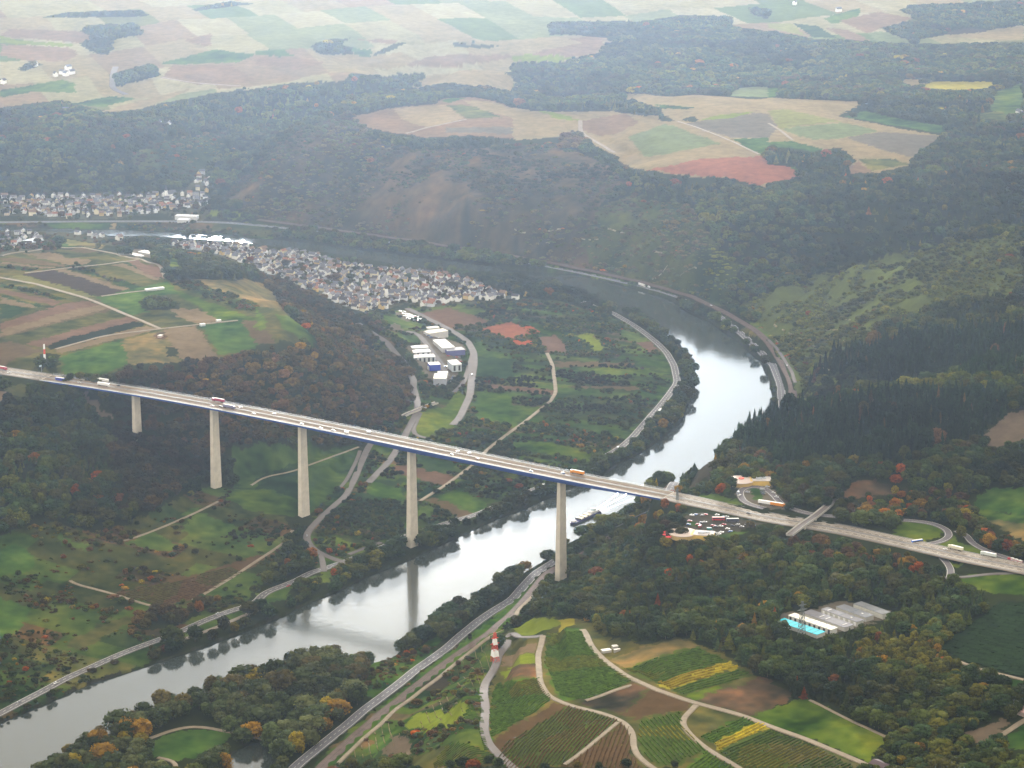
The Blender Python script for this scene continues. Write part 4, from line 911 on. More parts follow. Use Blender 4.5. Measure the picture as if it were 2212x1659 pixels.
# guard rails along the motorway on land
for gi, (p, zz) in enumerate(GUARD):
    t, nn = frames(p); o = empty('guard_rail', (0, 0, 0)); tag(o, ('steel guard rails along the motorway on the right plateau', 'steel guard rails along the motorway at the left edge')[gi], 'guard rail')
    for o_ in (-14.9, -.9, .9, 14.9):
        q = p + nn * o_; b = MB()
        for i in range(len(p) - 1): b.bar((q[i, 0], q[i, 1], zz[i] + .8), (q[i + 1, 0], q[i + 1, 1], zz[i + 1] + .8), .16)
        for i in range(len(p)): b.box(q[i, 0] - .07, q[i, 0] + .07, q[i, 1] - .07, q[i, 1] + .07, zz[i], zz[i] + .8)
        b.build('rail', m_steel, o)
# the small bridges
def small_bridge(name, lab, px, z, wdt, th, mat_, piers_at, rail=True):
    q = np.array(px); X, Y = at_z(q[:, 0], q[:, 1], z); p = resample(np.stack([X, Y], 1), 5); t, nn = frames(p); r = empty(name, (p[len(p)//2][0], p[len(p)//2][1], 0)); tag(r, lab, 'bridge'); B = np.array([r.location.x, r.location.y, 0])
    zz = np.full(len(p), z, float)
    def pr(offs, nm, m):
        V = []; k = len(offs)
        for i in range(len(p)):
            for o_, h in offs: V.append((p[i, 0] + nn[i, 0] * o_, p[i, 1] + nn[i, 1] * o_, zz[i] + h))
        Fc = [(i * k + j, (i + 1) * k + j, (i + 1) * k + (j + 1) % k, i * k + (j + 1) % k) for i in range(len(p) - 1) for j in range(k)] + [tuple(range(k)), tuple(range(len(V) - 1, len(V) - k - 1, -1))]
        obj(nm, new_mesh(nm, np.array(V) - B, Fc, [m]), r)
    h = wdt / 2
    pr([(-h, 0), (-h, -th), (h, -th), (h, 0)], 'deck', mat_)
    pr([(-h + 1, .01), (-h + 1, .06), (h - 1, .06), (h - 1, .01)], 'roadway', RM['lane'])
    for s_ in (-1, 1): pr([(s_ * h - .15, .02), (s_ * h - .15, 1.1), (s_ * h + .15, 1.1), (s_ * h + .15, .02)], 'parapet', m_deck)
    for f in piers_at:
        i = int(f * (len(p) - 1)); g = hz(p[i, 0], p[i, 1]) - 2; b = MB()
        b.cyl((p[i, 0] - B[0], p[i, 1] - B[1], g), 1.0, z - th - g - .01, 10); b.build('pier', m_pier, r)
    return p
TZ = lambda s: [(1555.2 + a * .125, 1013.8 + b * .125) for a, b in T(0, 0, s) for a, b in [(a * 4, b * 4)]]
small_bridge('overpass', 'grey farm road overpass crossing the motorway at a slant', TZ('2010 480 1900 600 1650 800 1430 950 1200 1130'), 144.5, 8, 1.6, m_deck, (.3, .5, .7))
small_bridge('overpass', 'small concrete bridge carrying a lane over the road to the village', T(1, 2, '1560 160 1500 180 1310 255 1270 275'), 17.5, 7, 1.4, m_pier, (.35, .7))
ORDN = ['first', 'second', 'third', 'fourth', 'fifth', 'sixth', 'seventh', 'eighth', 'ninth', 'tenth', 'eleventh', 'twelfth']
# ------------------------------------------------------------------ buildings
CM = {}
def cm(c, nm='painted_wall', **k):
    key = (tuple(round(q, 3) for q in c), nm)
    if key not in CM: CM[key] = mat(nm, c, var=k.get('var', .08), scale=k.get('scale', .3), rough=k.get('rough', .8), spec=.25)
    return CM[key]
m_white = cm((.62, .62, .60)); m_cream = cm((.55, .48, .34)); m_slate = cm((.085, .08, .09), 'slate_roof', var=.2); m_glass = cm((.04, .05, .07), 'window_glass', rough=.25); m_dark = cm((.03, .03, .035), 'dark_opening'); m_tyre = cm((.02, .02, .02), 'tyre_rubber')
def Z5(s): return [(1659 + a / 4 * .5, 1267.2 + b * .125) for a, b in zip([float(q) for q in s.split()][::2], [float(q) for q in s.split()][1::2])]
def Z7(s): v = [float(q) for q in s.split()]; return [(806.4 + a * .125, 668.2 + b * .125) for a, b in zip(v[::2], v[1::2])]
def Z3(s): v = [float(q) for q in s.split()]; return [(1382.4 + a * .125, 1013.8 + b * .125) for a, b in zip(v[::2], v[1::2])]
def hall(name, lab, cat, quad, h, wallc, roofc, group=None, gz=None, bays=0, sky_l=(), doors=0, doorc=(.03, .03, .035), gable=0.0, over=.25):
    q = np.array(quad, float)
    if gz is None:
        c = march([(q[:, 0].mean(), q[:, 1].mean())])[0]; g = float(hz(*c))
        for _ in range(4):
            X, Y = at_z(q[:, 0], q[:, 1], g + h); g = float(hz(X.mean(), Y.mean()))
    else: g = gz
    X, Y = at_z(q[:, 0], q[:, 1], g + h); P_ = np.stack([X, Y], 1)
    # square it up: long axis from edge midpoints
    a0 = (P_[0] + P_[3]) / 2; a1 = (P_[1] + P_[2]) / 2; b0 = (P_[0] + P_[1]) / 2; b1 = (P_[2] + P_[3]) / 2
    ax = a1 - a0; Lx = np.hypot(*ax); ax = ax / Lx; Ly = abs(np.cross(ax, b1 - b0)); c = P_.mean(0)
    r = empty(name, (c[0], c[1], g - .5), math.atan2(ax[1], ax[0])); tag(r, lab, cat, group)
    x, y = Lx / 2, Ly / 2; h = h + .5
    wb_ = MB(); 
    if gable: wb_.extr([(-y + over, -1), (y - over, -1), (y - over, h - .2 - gable), (0, h - .25), (-y + over, h - .2 - gable)], -x + over, x - over)
    else: wb_.box(-x + over, x - over, -y + over, y - over, -1, h - .31)
    wall = wb_.build('wall', cm(wallc), r)
    rb = MB()
    if gable: rb.extr([(-y, h - gable - .2), (0, h - .2), (y, h - gable - .2), (y, h - gable), (0, h + .02), (-y, h - gable)], -x, x)
    else: rb.box(-x, x, -y, y, h - .3, h)
    rf = rb.build('roof', cm(roofc, 'roof_sheeting', var=.12), r)
    for i in range(bays):
        if i == 0: continue
        u = -x + 2 * x * i / bays; m = MB(); m.box(u - .22, u + .22, -y, y, h + .003, h + .14); m.build('roof_seam', cm((.12, .16, .18), 'seam'), rf)
    for u, v, w_, l_ in sky_l:
        m = MB(); m.box(u * x - w_ / 2, u * x + w_ / 2, v * y - l_ / 2, v * y + l_ / 2, h + .003, h + .3); m.build('skylight', cm((.75, .75, .75), 'skylight'), rf)
    for i in range(doors):
        u = -x + 2 * x * (i + .5) / doors; m = MB(); m.box(u - x / doors * .42, u + x / doors * .42, -y + over - .12, -y + over - .003, .5, (h - gable) * .8); m.build('door', cm(doorc, 'gate'), r)
    return r
SH = 'long sheds side by side in the clearing'
hall('long_shed', 'long low shed with bright turquoise roof, nearest of the row of sheds', 'shed', Z5('155 600 855 835 985 770 260 535'), 4.2, (.5, .5, .47), (.03, .50, .62), SH, bays=8)
hall('long_shed', 'long shed with white roof panels and dark gates, next to the turquoise roof', 'shed', Z5('350 490 1080 745 1215 705 460 455'), 5.5, (.60, .59, .55), (.80, .78, .68), SH, bays=8, doors=9)
hall('long_shed', 'longest grey roofed shed, behind the white roofed shed', 'shed', Z5('615 450 1350 720 1465 640 720 385'), 4.5, (.48, .47, .44), (.19, .19, .21), SH, bays=2, sky_l=((-.28, 0, .8, 7), (0, 0, .8, 7), (.78, 0, .8, 7)))
hall('long_shed', 'grey roofed shed with white gates, fourth of the row from the turquoise one', 'shed', Z5('915 390 1550 610 1650 570 1030 345'), 5.5, (.50, .50, .46), (.18, .18, .20), SH, bays=4, doors=7, doorc=(.85, .85, .85), sky_l=((-.7, 0, .8, 6), (.5, 0, 2, 1.5)))
hall('long_shed', 'plain grey roofed shed, fifth of the row from the turquoise one', 'shed', Z5('1190 350 1700 545 1820 480 1300 295'), 5, (.48, .47, .43), (.18, .19, .21), SH, bays=2, sky_l=((.5, 0, 2, 1.5),))
hall('long_shed', 'grey roofed shed with pale wall, rearmost of the row', 'shed', Z5('1475 295 2000 485 2110 430 1610 250'), 5.5, (.58, .58, .53), (.17, .18, .19), SH, bays=3)
WK = 'works and warehouses by the village road'
for lab, q, h, wc, rc, ex in (
 ('white building with a red gable panel, left of the works', '155 290 480 305 480 270 300 258', 8, (.62, .62, .62), (.78, .76, .72), dict(gable=2.0)),
 ('small flat white block, farthest of the works', '925 330 1140 312 1120 285 920 302', 6, (.62, .62, .58), (.62, .60, .54), {}),
 ('long cream flat roofed hall beside the ploughed field', '945 425 1300 365 1200 333 880 368', 9, (.62, .60, .56), (.66, .62, .50), {}),
 ('largest hall with a brilliant white roof', '1160 665 1425 655 1225 505 1060 530', 9, (.6, .6, .6), (.85, .85, .84), {}),
 ('grey lean-to hall in front of the brilliant white roof', '1320 725 1560 690 1560 650 1180 668', 7, (.12, .12, .30), (.30, .30, .34), {}),
 ('long white roofed warehouse, first of three parallel ones', '590 672 955 655 920 610 560 636', 8, (.55, .57, .58), (.82, .82, .82), {}),
 ('long white roofed warehouse, middle one of three', '640 745 992 730 965 680 610 710', 8, (.60, .62, .66), (.82, .82, .84), dict(doors=4)),
 ('long white roofed warehouse with a roof slot, nearest of three', '700 832 1075 815 1040 765 662 790', 8, (.5, .52, .5), (.80, .80, .79), dict(doors=5)),
 ('white roofed hall with deep blue front wall', '970 962 1150 950 1140 903 940 915', 8, (.02, .04, .42), (.80, .80, .83), {}),
 ('low pale annex below the blue fronted hall', '960 1000 1100 985 1090 965 930 975', 4, (.5, .5, .5), (.36, .37, .42), {}),
 ('broad white hall with dark door on the right side of the works', '1345 960 1507 945 1465 865 1295 877', 10, (.55, .60, .62), (.84, .84, .84), dict(doors=2)),
 ('cream roofed block just behind the nearest hall', '1105 1102 1290 1100 1290 1068 1115 1068', 6, (.6, .6, .58), (.78, .76, .68), {}),
 ('nearest cream white hall at the south end of the works', '1030 1192 1255 1195 1285 1110 1062 1108', 9, (.45, .47, .52), (.85, .83, .76), {}),
 ('low grey office in front of the cream hall', '900 452 1030 445 1020 428 915 435', 5, (.5, .55, .58), (.40, .42, .44), {})):
    hall('warehouse', lab, 'warehouse', Z7(q), h, wc, rc, WK, gz=12.0, **ex)
o = MB(); o.box(-5, 5, -.3, .3, 0, 7); 
rg = bpy.data.objects['warehouse']; y_ = min(v[1] for v in rg.children[0].bound_box); MB().box(-4.5, 4.5, y_ - .4, y_ - .02, .5, 7.5).build('red_panel', cm((.65, .05, .05)), rg)
for c_, r_, s_, lab, q, h, wc, rc in ((0, 1, 0, 'white roofed farm hall above the terraced fields, left', '1040 515 1215 560 1235 543 1050 500', 6, (.6, .6, .6), (.8, .8, .78)), (0, 1, 0, 'white roofed farm hall above the terraced fields, right', '1215 515 1310 540 1335 515 1225 498', 7, (.55, .55, .55), (.80, .80, .80)),
  (0, 1, 0, 'low white works building by the sports ground of the far town', '1530 205 1720 215 1700 195 1510 190', 6, (.6, .6, .6), (.6, .62, .64)), (0, 1, 0, 'long pale works building nearest the river in the far town', '1540 240 1640 245 1630 225 1540 222', 6, (.6, .6, .6), (.6, .62, .66)),
  (0, 1, 0, 'pale domed hall at the edge of the far bank hamlet', '230 430 330 450 320 400 260 385', 10, (.5, .5, .5), (.42, .48, .56))):
    hall('farm_hall' if 'farm' in lab else 'works_hall', lab, 'hall', T(c_, r_, q), h, wc, rc)
hall('farm_building', 'long dark roofed farm building at the bottom edge beside the field path', 'farm building', T(3, 3, '880 1600 1100 1690 1180 1650 940 1560'), 6, (.30, .07, .05), (.10, .07, .08), gable=2)
hall('farm_building', 'grey metal roofed barn at the right edge', 'farm building', T(3, 3, '2060 1110 2240 1110 2330 1030 2180 1035'), 6, (.5, .5, .5), (.42, .44, .48), gable=1.5)
hall('farm_building', 'pinkish roofed house at the right edge, beside the grey barn', 'farm building', T(3, 3, '2180 1150 2290 1200 2320 1130 2220 1100'), 6, (.5, .4, .35), (.42, .27, .25), gable=2)
for lab, q in (('small white roofed hut in the garden plot above the vineyards, left', '775 650 860 640 845 620 775 632'), ('small grey hut in the garden plot, upper right', '870 612 920 605 905 590 862 596'), ('small grey hut in the garden plot, lower right', '880 640 940 630 925 622 880 630')):
    hall('garden_hut', lab, 'hut', T(2, 3, q), 3, (.4, .38, .34), (.66, .64, .60), 'garden huts above the vineyards')
hall('hut', 'small reddish hut by the fields at the end of the farm track', 'hut', T(0, 1, '1370 1240 1400 1245 1400 1230 1372 1228'), 3, (.5, .4, .35), (.60, .55, .5))
for i, q in enumerate(('1255 845 1415 825 1415 815 1255 835', '1730 1145 1770 1138 1768 1130 1728 1136', '1870 1110 1910 1105 1905 1098 1868 1102')): hall('greenhouse', ('long white polytunnel at the end of the dark ploughed strip', 'short white tunnel between the ploughed plot and the green field', 'short white tunnel at the top corner of the green field')[i], 'polytunnel', T(0, 1, q), 3, (.6, .6, .6), (.75, .75, .72))
def rest_stop(lab, c, wing, canop, s=1):
    cz = 137.5; x, y = at_z(*Z3('%f %f' % c)[0], cz + 6); g = min(float(hz(x, y)), 139); r = empty('rest_stop', (x, y, g - .3)); tag(r, lab, 'restaurant')
    m = MB(); m.cyl((0, 0, 0), 14.5, 5.2, 28); m.build('wall', cm((.60, .42, .16)), r)
    m = MB(); m.cyl((0, 0, 5.203), 16, .5, 28); m.cyl((0, 0, 5.71), 15.4, 1.0, 28, r2=3.6); rf = m.build('roof', cm((.56, .47, .42), 'flat_roof'), r)
    m = MB(); m.cyl((0, 0, 6.715), 3.2, 1.2, 16); m.build('dome', cm((.70, .16, .12), 'red_lantern'), rf)
    m = MB(); m.box(10, 34, -8, 8, 0, 6.2); m.box(10, 34, -8.3, -8.003, 1.6, 5.8); wg = m.build('wing', cm((.68, .47, .12)), r)
    m = MB(); m.box(12.6, 34.4, -8.4, 8.4, 6.203, 6.7); m.build('wing_roof', cm((.50, .46, .44), 'flat_roof'), wg)
    m = MB(); m.box(17, 24, -3, 3, 6.71, 8.2); m.box(25, 29, 0, 4, 6.71, 7.8); m.build('roof_plant', cm((.45, .48, .52), 'metal_units'), wg)
    for k in range(3):
        a = R(170 + k * 28); m = MB(); m.cyl((math.cos(a) * 19, math.sin(a) * 17, 3.2), 3.4, 1.1, 10, r2=.4); m.cyl((math.cos(a) * 19, math.sin(a) * 17, 0), .15, 3.2, 6); m.build('canopy', cm((.65, .06, .06), 'red_canvas'), r)
    return r
rest_stop('round roofed yellow restaurant behind the motorway, by the curved car park', (1750, 165), None, None)
rest_stop('round roofed yellow restaurant in front of the motorway, beside the large lorry park', (740, 1075), None, None).rotation_euler.z = R(-14)

# ------------------------------------------------------------------ vehicles
paint_m = mat('vehicle_paint', (1, 1, 1), rough=.35, var=.04, objcol=True, spec=.5)
def wheels(xs, y, r_, par_mb=None):
    m = MB()
    for x in xs:
        for s_ in (-1, 1): m.cyl((x, s_ * y - (.12 if s_ > 0 else .12), r_), r_, .24, 10, axis='y')
    return m
def mk_car():
    b = MB(); b.extr([(-.86, .28), (.86, .28), (.88, .8), (.80, .92), (-.80, .92), (-.88, .8)], -2.2, 2.2)
    g = MB(); g.add([(-1.9, -.78, .922), (.95, -.78, .922), (.95, .78, .922), (-1.9, .78, .922), (-1.4, -.62, 1.45), (.25, -.62, 1.45), (.25, .62, 1.45), (-1.4, .62, 1.45)], [(0, 3, 2, 1), (4, 5, 6, 7), (0, 1, 5, 4), (1, 2, 6, 5), (2, 3, 7, 6), (3, 0, 4, 7)])
    r = MB(); r.box(-1.38, .22, -.6, .6, 1.453, 1.5)
    return [('body', b, 0), ('cabin', g, 1), ('roof', r, 0), ('wheels', wheels((-1.35, 1.35), .8, .31), 2)]
def mk_van():
    b = MB(); b.extr([(-.98, .35), (.98, .35), (1.0, 1.9), (.9, 2.25), (-.9, 2.25), (-1.0, 1.9)], -2.7, 1.6); b.add([(1.603, -.98, .35), (2.7, -.98, .35), (2.7, .98, .35), (1.603, .98, .35), (1.603, -.9, 2.2), (2.0, -.85, 1.2), (2.0, .85, 1.2), (1.603, .9, 2.2)], [(0, 3, 2, 1), (4, 5, 6, 7), (0, 1, 5, 4), (1, 2, 6, 5), (2, 3, 7, 6), (3, 0, 4, 7)])
    g = MB(); g.box(1.2, 1.7, -1.01, 1.01, 1.3, 1.9); return [('body', b, 0), ('window', g, 1), ('wheels', wheels((-1.7, 1.7), .9, .36), 2)]
def mk_bus():
    b = MB(); b.extr([(-1.25, .35), (1.25, .35), (1.27, 3.0), (1.1, 3.35), (-1.1, 3.35), (-1.27, 3.0)], -6, 6)
    g = MB(); g.box(-5.6, 5.7, -1.285, -1.272, 1.6, 2.6); g.box(-5.6, 5.7, 1.272, 1.285, 1.6, 2.6); g.box(6.003, 6.03, -1.15, 1.15, 1.4, 2.8)
    rf = MB(); rf.box(-5.8, 5.8, -1.05, 1.05, 3.353, 3.42); return [('body', b, 0), ('window', g, 1), ('roof', rf, 3), ('wheels', wheels((-4, 3.6), 1.15, .5), 2)]
def mk_truck():
    t = MB(); t.box(-8.2, 5.4, -1.27, 1.27, 1.15, 3.95); c = MB(); c.extr([(-1.22, .5), (1.22, .5), (1.22, 3.1), (1.05, 3.6), (-1.05, 3.6), (-1.22, 3.1)], 6.0, 8.1)
    g = MB(); g.box(8.103, 8.13, -1.05, 1.05, 2.0, 2.9); ch = MB(); ch.box(-8, 7.6, -.5, .5, .6, 1.147); rf = MB(); rf.box(-8.1, 5.3, -1.2, 1.2, 3.953, 4.02)
    return [('trailer', t, 0), ('cab', c, 0), ('windscreen', g, 1), ('chassis', ch, 2), ('trailer_roof', rf, 3), ('wheels', wheels((-6.6, -5.4, -4.2, 4.9, 7.0), 1.1, .5), 2)]
def mk_transporter():
    f = MB(); f.box(-8.6, 5.5, -1.2, 1.2, .9, 1.1); f.box(-8.6, 5.5, -1.2, 1.2, 2.7, 2.85)
    for x in (-8.3, -4, 0, 5.2):
        for s_ in (-1, 1): f.box(x - .1, x + .1, s_ * 1.15 - .08, s_ * 1.15 + .08, 1.1, 2.7)
    c = MB(); c.extr([(-1.22, .5), (1.22, .5), (1.22, 2.6), (1.05, 3.0), (-1.05, 3.0), (-1.22, 2.6)], 6.0, 8.0); parts = [('frame', f, 0), ('cab', c, 0)]
    for z in (1.1, 2.86):
        for x in (-6.4, -1.8, 2.8):
            k = MB(); k.extr([(-.85, z + .2), (.85, z + .2), (.85, z + .75), (-.85, z + .75)], x - 2, x + 2); k.box(x - 1.1, x + .6, -.65, .65, z + .752, z + 1.3); parts.append(('loaded_car', k, 3))
    return parts + [('wheels', wheels((-6, -4.8, 4.9, 7.0), 1.1, .5), 2)]
WHT = cm((.80, .80, .78), 'white_panel')
VM = [paint_m, m_glass, m_tyre, WHT]
PROTO = {}
for nm, fn in (('car', mk_car), ('van', mk_van), ('bus', mk_bus), ('truck', mk_truck), ('car_transporter', mk_transporter)): PROTO[nm] = [(n_, b.mesh(n_, [VM[k]]), k) for n_, b, k in fn() if n_ != 'wheels']
WHEELM = {}
def wheel_mesh(r_):
    if r_ not in WHEELM: m = MB(); m.cyl((0, -.12, 0), r_, .24, 10, axis='y'); WHEELM[r_] = m.mesh('wheel', [m_tyre])
    return WHEELM[r_]
WPOS = {'car': ((-1.35, 1.35), .8, .31), 'van': ((-1.7, 1.7), .9, .36), 'bus': ((-4, 3.6), 1.15, .5), 'truck': ((-6.6, -5.4, -4.2, 4.9, 7.0), 1.1, .5), 'car_transporter': ((-6, -4.8, 4.9, 7.0), 1.1, .5)}
BO = {'car': 'car', 'van': 'van', 'bus': 'bus', 'truck': 'truck', 'car_transporter': 'car_transporter'}
GRP = {'car': 'cars on the roads and car parks', 'van': 'vans', 'bus': 'buses', 'truck': 'lorries'}
def vehicle(kind, x, y, z, rz, c, lab, s=1.0):
    r = empty(kind, (x, y, z), rz); r.scale = (s, s, s); tag(r, lab, {'truck': 'lorry', 'car_transporter': 'lorry'}.get(kind, kind), GRP.get(kind))
    for n_, me, k in PROTO[kind]:
        o = bpy.data.objects.new(n_, me); col.objects.link(o); o.parent = r; o.color = (*c, 1)
    xs, y_w, r_w = WPOS[kind]
    for x_w in xs:
        for s_ in (-1, 1): o = bpy.data.objects.new('wheel', wheel_mesh(r_w)); col.objects.link(o); o.parent = r; o.location = (x_w, s_ * y_w, r_w)
    return r
def on_bridge(kind, px, py, flip, c, lab):
    x, y = at_z(px, py, DK + .5); i = int(np.argmin((PB[:, 0] - x) ** 2 + (PB[:, 1] - y) ** 2)); a = math.atan2(TB[i, 1], TB[i, 0]) + (math.pi if flip else 0); vehicle(kind, float(x), float(y), DK + .05, a, c, lab, 1.12)
ON = np.concatenate([np.stack([*at_z(MWR[:, 0], MWR[:, 1], MWRZ), MWRZ], 1)])
def on_road(kind, px, py, flip, c, lab, z=None, ang=None, s=1.1):
    if z is None: x, y = march([(px, py)])[0]; z = float(hz(x, y)) + .45
    else: x, y = at_z(px, py, z)
    best = None
    for kd, p, zz, w_ in ROADS:
        d = (p[:, 0] - x) ** 2 + (p[:, 1] - y) ** 2; j = int(d.argmin())
        if best is None or d[j] < best[0]: best = (d[j], p, j, zz[j])
    _, p, j, zr = best
    if _ < 400: z = zr + .27
    if ang is None: j2 = min(j + 1, len(p) - 1); j1 = max(j2 - 2, 0); a = math.atan2(p[j2, 1] - p[j1, 1], p[j2, 0] - p[j1, 0]) + (math.pi if flip else 0)
    else: a = ang
    vehicle(kind, float(x), float(y), z, a, c, lab, s)
CW, CS, CK, CB, CR_, CO = (.8, .8, .8), (.35, .36, .38), (.03, .03, .035), (.05, .14, .40), (.50, .03, .03), (.75, .28, .02)
for a in (('bus', 130, 821, 0, (.03, .05, .55), 'blue bus with white roof at the left end of the bridge'), ('car', 171, 826, 1, CW, 'white car on the bridge just right of the blue bus'), ('truck', 222, 824, 1, (.65, .63, .6), 'pale lorry near the left end of the bridge, far lane'), ('van', 204, 819, 1, (.6, .25, .05), 'orange van behind the pale lorry at the left bridge end'),
  ('truck', 224, 833, 0, CW, 'white lorry in the near lanes of the left bridge span'), ('car', 256, 833, 1, CK, 'dark car right of the white lorry on the bridge'), ('truck', 472, 867, 1, (.35, .04, .10), 'dark red lorry with white roof on the bridge above the second pier'), ('car', 459, 877, 0, (.30, .12, .05), 'brown car beside the dark red lorry, near lane'), ('car', 477, 878, 0, CK, 'black car below the dark red lorry on the bridge'),
  ('truck', 495, 881, 0, (.18, .17, .28), 'dark blue grey lorry in the near lane right of the second pier'), ('car', 498, 877, 1, CW, 'white car alongside the dark blue grey lorry'), ('car', 520, 880, 1, CW, 'white car on the bridge, second right of the dark red lorry'), ('car', 548, 894, 0, CW, 'white car alone between the second and third piers'), ('car', 593, 894, 1, CW, 'white car on the far lane left of the third pier'),
  ('car', 652, 916, 0, CK, 'dark car in the near lane above the third pier'), ('car', 693, 925, 0, CW, 'white car right of the third pier'), ('van', 749, 935, 0, CW, 'white van in the near lane between third and fourth piers'), ('van', 796, 934, 1, (.7, .72, .7), 'silver van in the far lane between third and fourth piers'), ('car', 720, 930, 0, CK, 'black car just left of the white van'),
  ('car', 989, 975, 1, CW, 'white car in the far lane right of the fourth pier'), ('car', 976, 982, 0, CS, 'silver car in the near lane right of the fourth pier'), ('car', 1014, 979, 1, CW, 'second white car in the far lane, nearer mid river'), ('car', 1031, 991, 0, (.25, .08, .05), 'dark red car in the near lane near mid span'), ('car', 1147, 1018, 0, (.10, .20, .32), 'dark teal car in the near lane left of the fifth pier'),
  ('car', 1216, 1022, 1, CB, 'blue and white car following the yellow lorry'), ('truck', 1247, 1023, 1, CO, 'bright orange yellow lorry crossing the bridge over the fifth pier')): on_bridge(*a)
for a in (('bus', 1981, 1173, 1, (.04, .16, .62), 'long blue coach on the motorway beside the slip road loop'), ('truck', 2064, 1189, 1, (.70, .68, .52), 'cream lorry on the motorway right of the blue coach'), ('truck', 2135, 1204, 1, (.6, .66, .64), 'pale grey lorry on the motorway, second behind the blue coach'), ('car', 2042, 1189, 1, CW, 'white car overtaking the cream lorry'),
  ('car_transporter', 2192, 1216, 1, (.45, .03, .05), 'red car transporter loaded with cars at the right edge'), ('car', 1617, 1111, 0, CK, 'dark car on the motorway above the lorry park'), ('car', 20, 807, 0, CW, 'white car at the left edge of the motorway'), ('truck', 3, 799, 1, (.5, .08, .12), 'red lorry with white roof at the left edge'),
  ('bus', 842, 1175, 0, (.10, .10, .14), 'dark coach with white roof on the river road left of the fourth pier'), ('car', 758, 1213, 1, CK, 'dark car on the river road near the junction'), ('car', 663, 1159, 0, CS, 'silver car on the curved slip lane left of the river road'), ('car', 1074, 1090, 0, CW, 'white car on the river road right of the fourth pier'),
  ('bus', 1425, 891, 0, CW, 'white coach on the river road in the bend'), ('car', 1334, 968, 0, CW, 'white car on the river road beyond the bridge'), ('car', 1162, 1054, 0, CK, 'dark car on the river road under the bridge'), ('car', 1173, 1049, 0, CS, 'grey car on the river road under the bridge, ahead of the dark one'),
  ('car', 382, 1366, 1, CW, 'white car on the river road at the lower left'), ('car', 41, 1518, 1, CS, 'grey car on the river road at the bottom left'), ('car', 120, 1478, 1, CW, 'white car on the river road left of the tall yellow trees'), ('car', 623, 1268, 1, CR_, 'red car on the river road by the yellow trees'), ('car', 470, 1328, 1, CS, 'grey car on the river road above the grass verge'),
  ('car', 1355, 1130, 1, CW, 'white car on the road along the right bank'), ('truck', 1386, 619, 1, CW, 'white lorry on the road at the foot of the far slope'), ('van', 1402, 621, 1, CW, 'white van behind the lorry at the foot of the far slope'), ('car', 1536, 661, 1, CW, 'white car near the lone house on the far bank'), ('car', 1020, 811, 0, CK, 'dark car on the road past the works'),
  ('car', 1619, 723, 0, CS, 'grey car on the far bank road at the outer bend'), ('car', 1700, 794, 0, CW, 'white car on the path beside the railway at the outer bend')): on_road(*a)
for i, (k, a, b, c, an, lab) in enumerate((('bus', 1355, 880, CR_, 0, 'red coach parked in the lorry park'), ('bus', 1600, 905, (.08, .08, .12), 2, 'long white roofed coach parked right of the red coach'), ('van', 1205, 1045, (.02, .22, .22), -5, 'teal van in the middle of the lorry park'), ('car', 1335, 795, CW, 10, 'white car parked behind the red coach'),
  ('car', 1515, 1035, CW, 5, 'white car parked below the white roofed coach'), ('car', 1410, 1095, CW, 10, 'white car, upper one of the pair at the foot of the lorry park'), ('car', 1365, 1125, CW, 10, 'white car, lower one of the pair at the foot of the lorry park'), ('car', 1325, 1165, CS, 10, 'silver car at the bottom of the lorry park'), ('van', 1040, 1000, (.35, .1, .12), 60, 'dark red van near the round restaurant'),
  ('car', 1150, 1140, CS, 0, 'grey car right of the lower restaurant'), ('truck', 2180, 610, CW, -28, 'white lorry parked along the upper slip road'), ('van', 1700, 415, CS, 60, 'silver van at the left of the upper car park'), ('car', 1718, 452, CW, 60, 'white car below the silver van'), ('car', 1860, 400, CS, -10, 'silver car in the middle of the upper car park'),
  ('van', 2120, 360, CS, -10, 'grey van in the right part of the upper car park'), ('car', 2110, 400, CK, -10, 'dark car in the right part of the upper car park'), ('car', 2130, 430, CK, -10, 'second dark car below the grey van'))):
    px, py = Z3('%f %f' % (a, b))[0]; on_road(k, px, py, 0, c, lab, z=138.2, ang=R(an), s=1.15)
    v_ = bpy.context.scene.objects[-1]
for k, a, b, c, an, lab in (('truck', 1010, 650, (.75, .28, .03), -28, 'orange lorry with red cab on the upper slip road'), ('car', 925, 405, CW, -40, 'white car in a roadside bay beside the upper slip road'), ('car', 980, 480, CW, -40, 'white car in a lower bay beside the upper slip road'), ('car', 1240, 640, CS, -40, 'silver car near the end of the upper slip road bays'), ('car', 820, 300, CW, -20, 'white car at the top of the upper car park loop')):
    px, py = 1555.2 + a * .125, 1013.8 + b * .125; on_road(k, px, py, 0, c, lab, z=138.4, ang=R(an), s=1.15)
LOTN = {}
for j, (a, b) in enumerate(((900, 800), (960, 790), (1080, 800), (1130, 790), (1450, 830), (1500, 830), (1000, 960), (1060, 930), (1120, 920), (1260, 980), (1310, 1000), (1400, 990), (1450, 960), (1600, 980), (1690, 960), (1250, 1090), (1290, 1110), (1200, 1100), (1560, 1080), (1850, 960), (1900, 930), (1960, 980), (1760, 1000), (860, 900), (840, 960))):
    cn_, c_ = (('white', CW), ('silver', CS), ('black', CK), ('blue', CB), ('red', CR_))[(j * 3 + j // 4) % 5]; LOTN[cn_] = LOTN.get(cn_, 0) + 1
    px, py = Z3('%f %f' % (a, b))[0]; on_road('car', px, py, 0, c_, f"{cn_} car in the lorry park, {ORDN[LOTN[cn_] - 1]} one from the motorway", z=137.9, ang=R((j * 37) % 40 - 10), s=1.15)
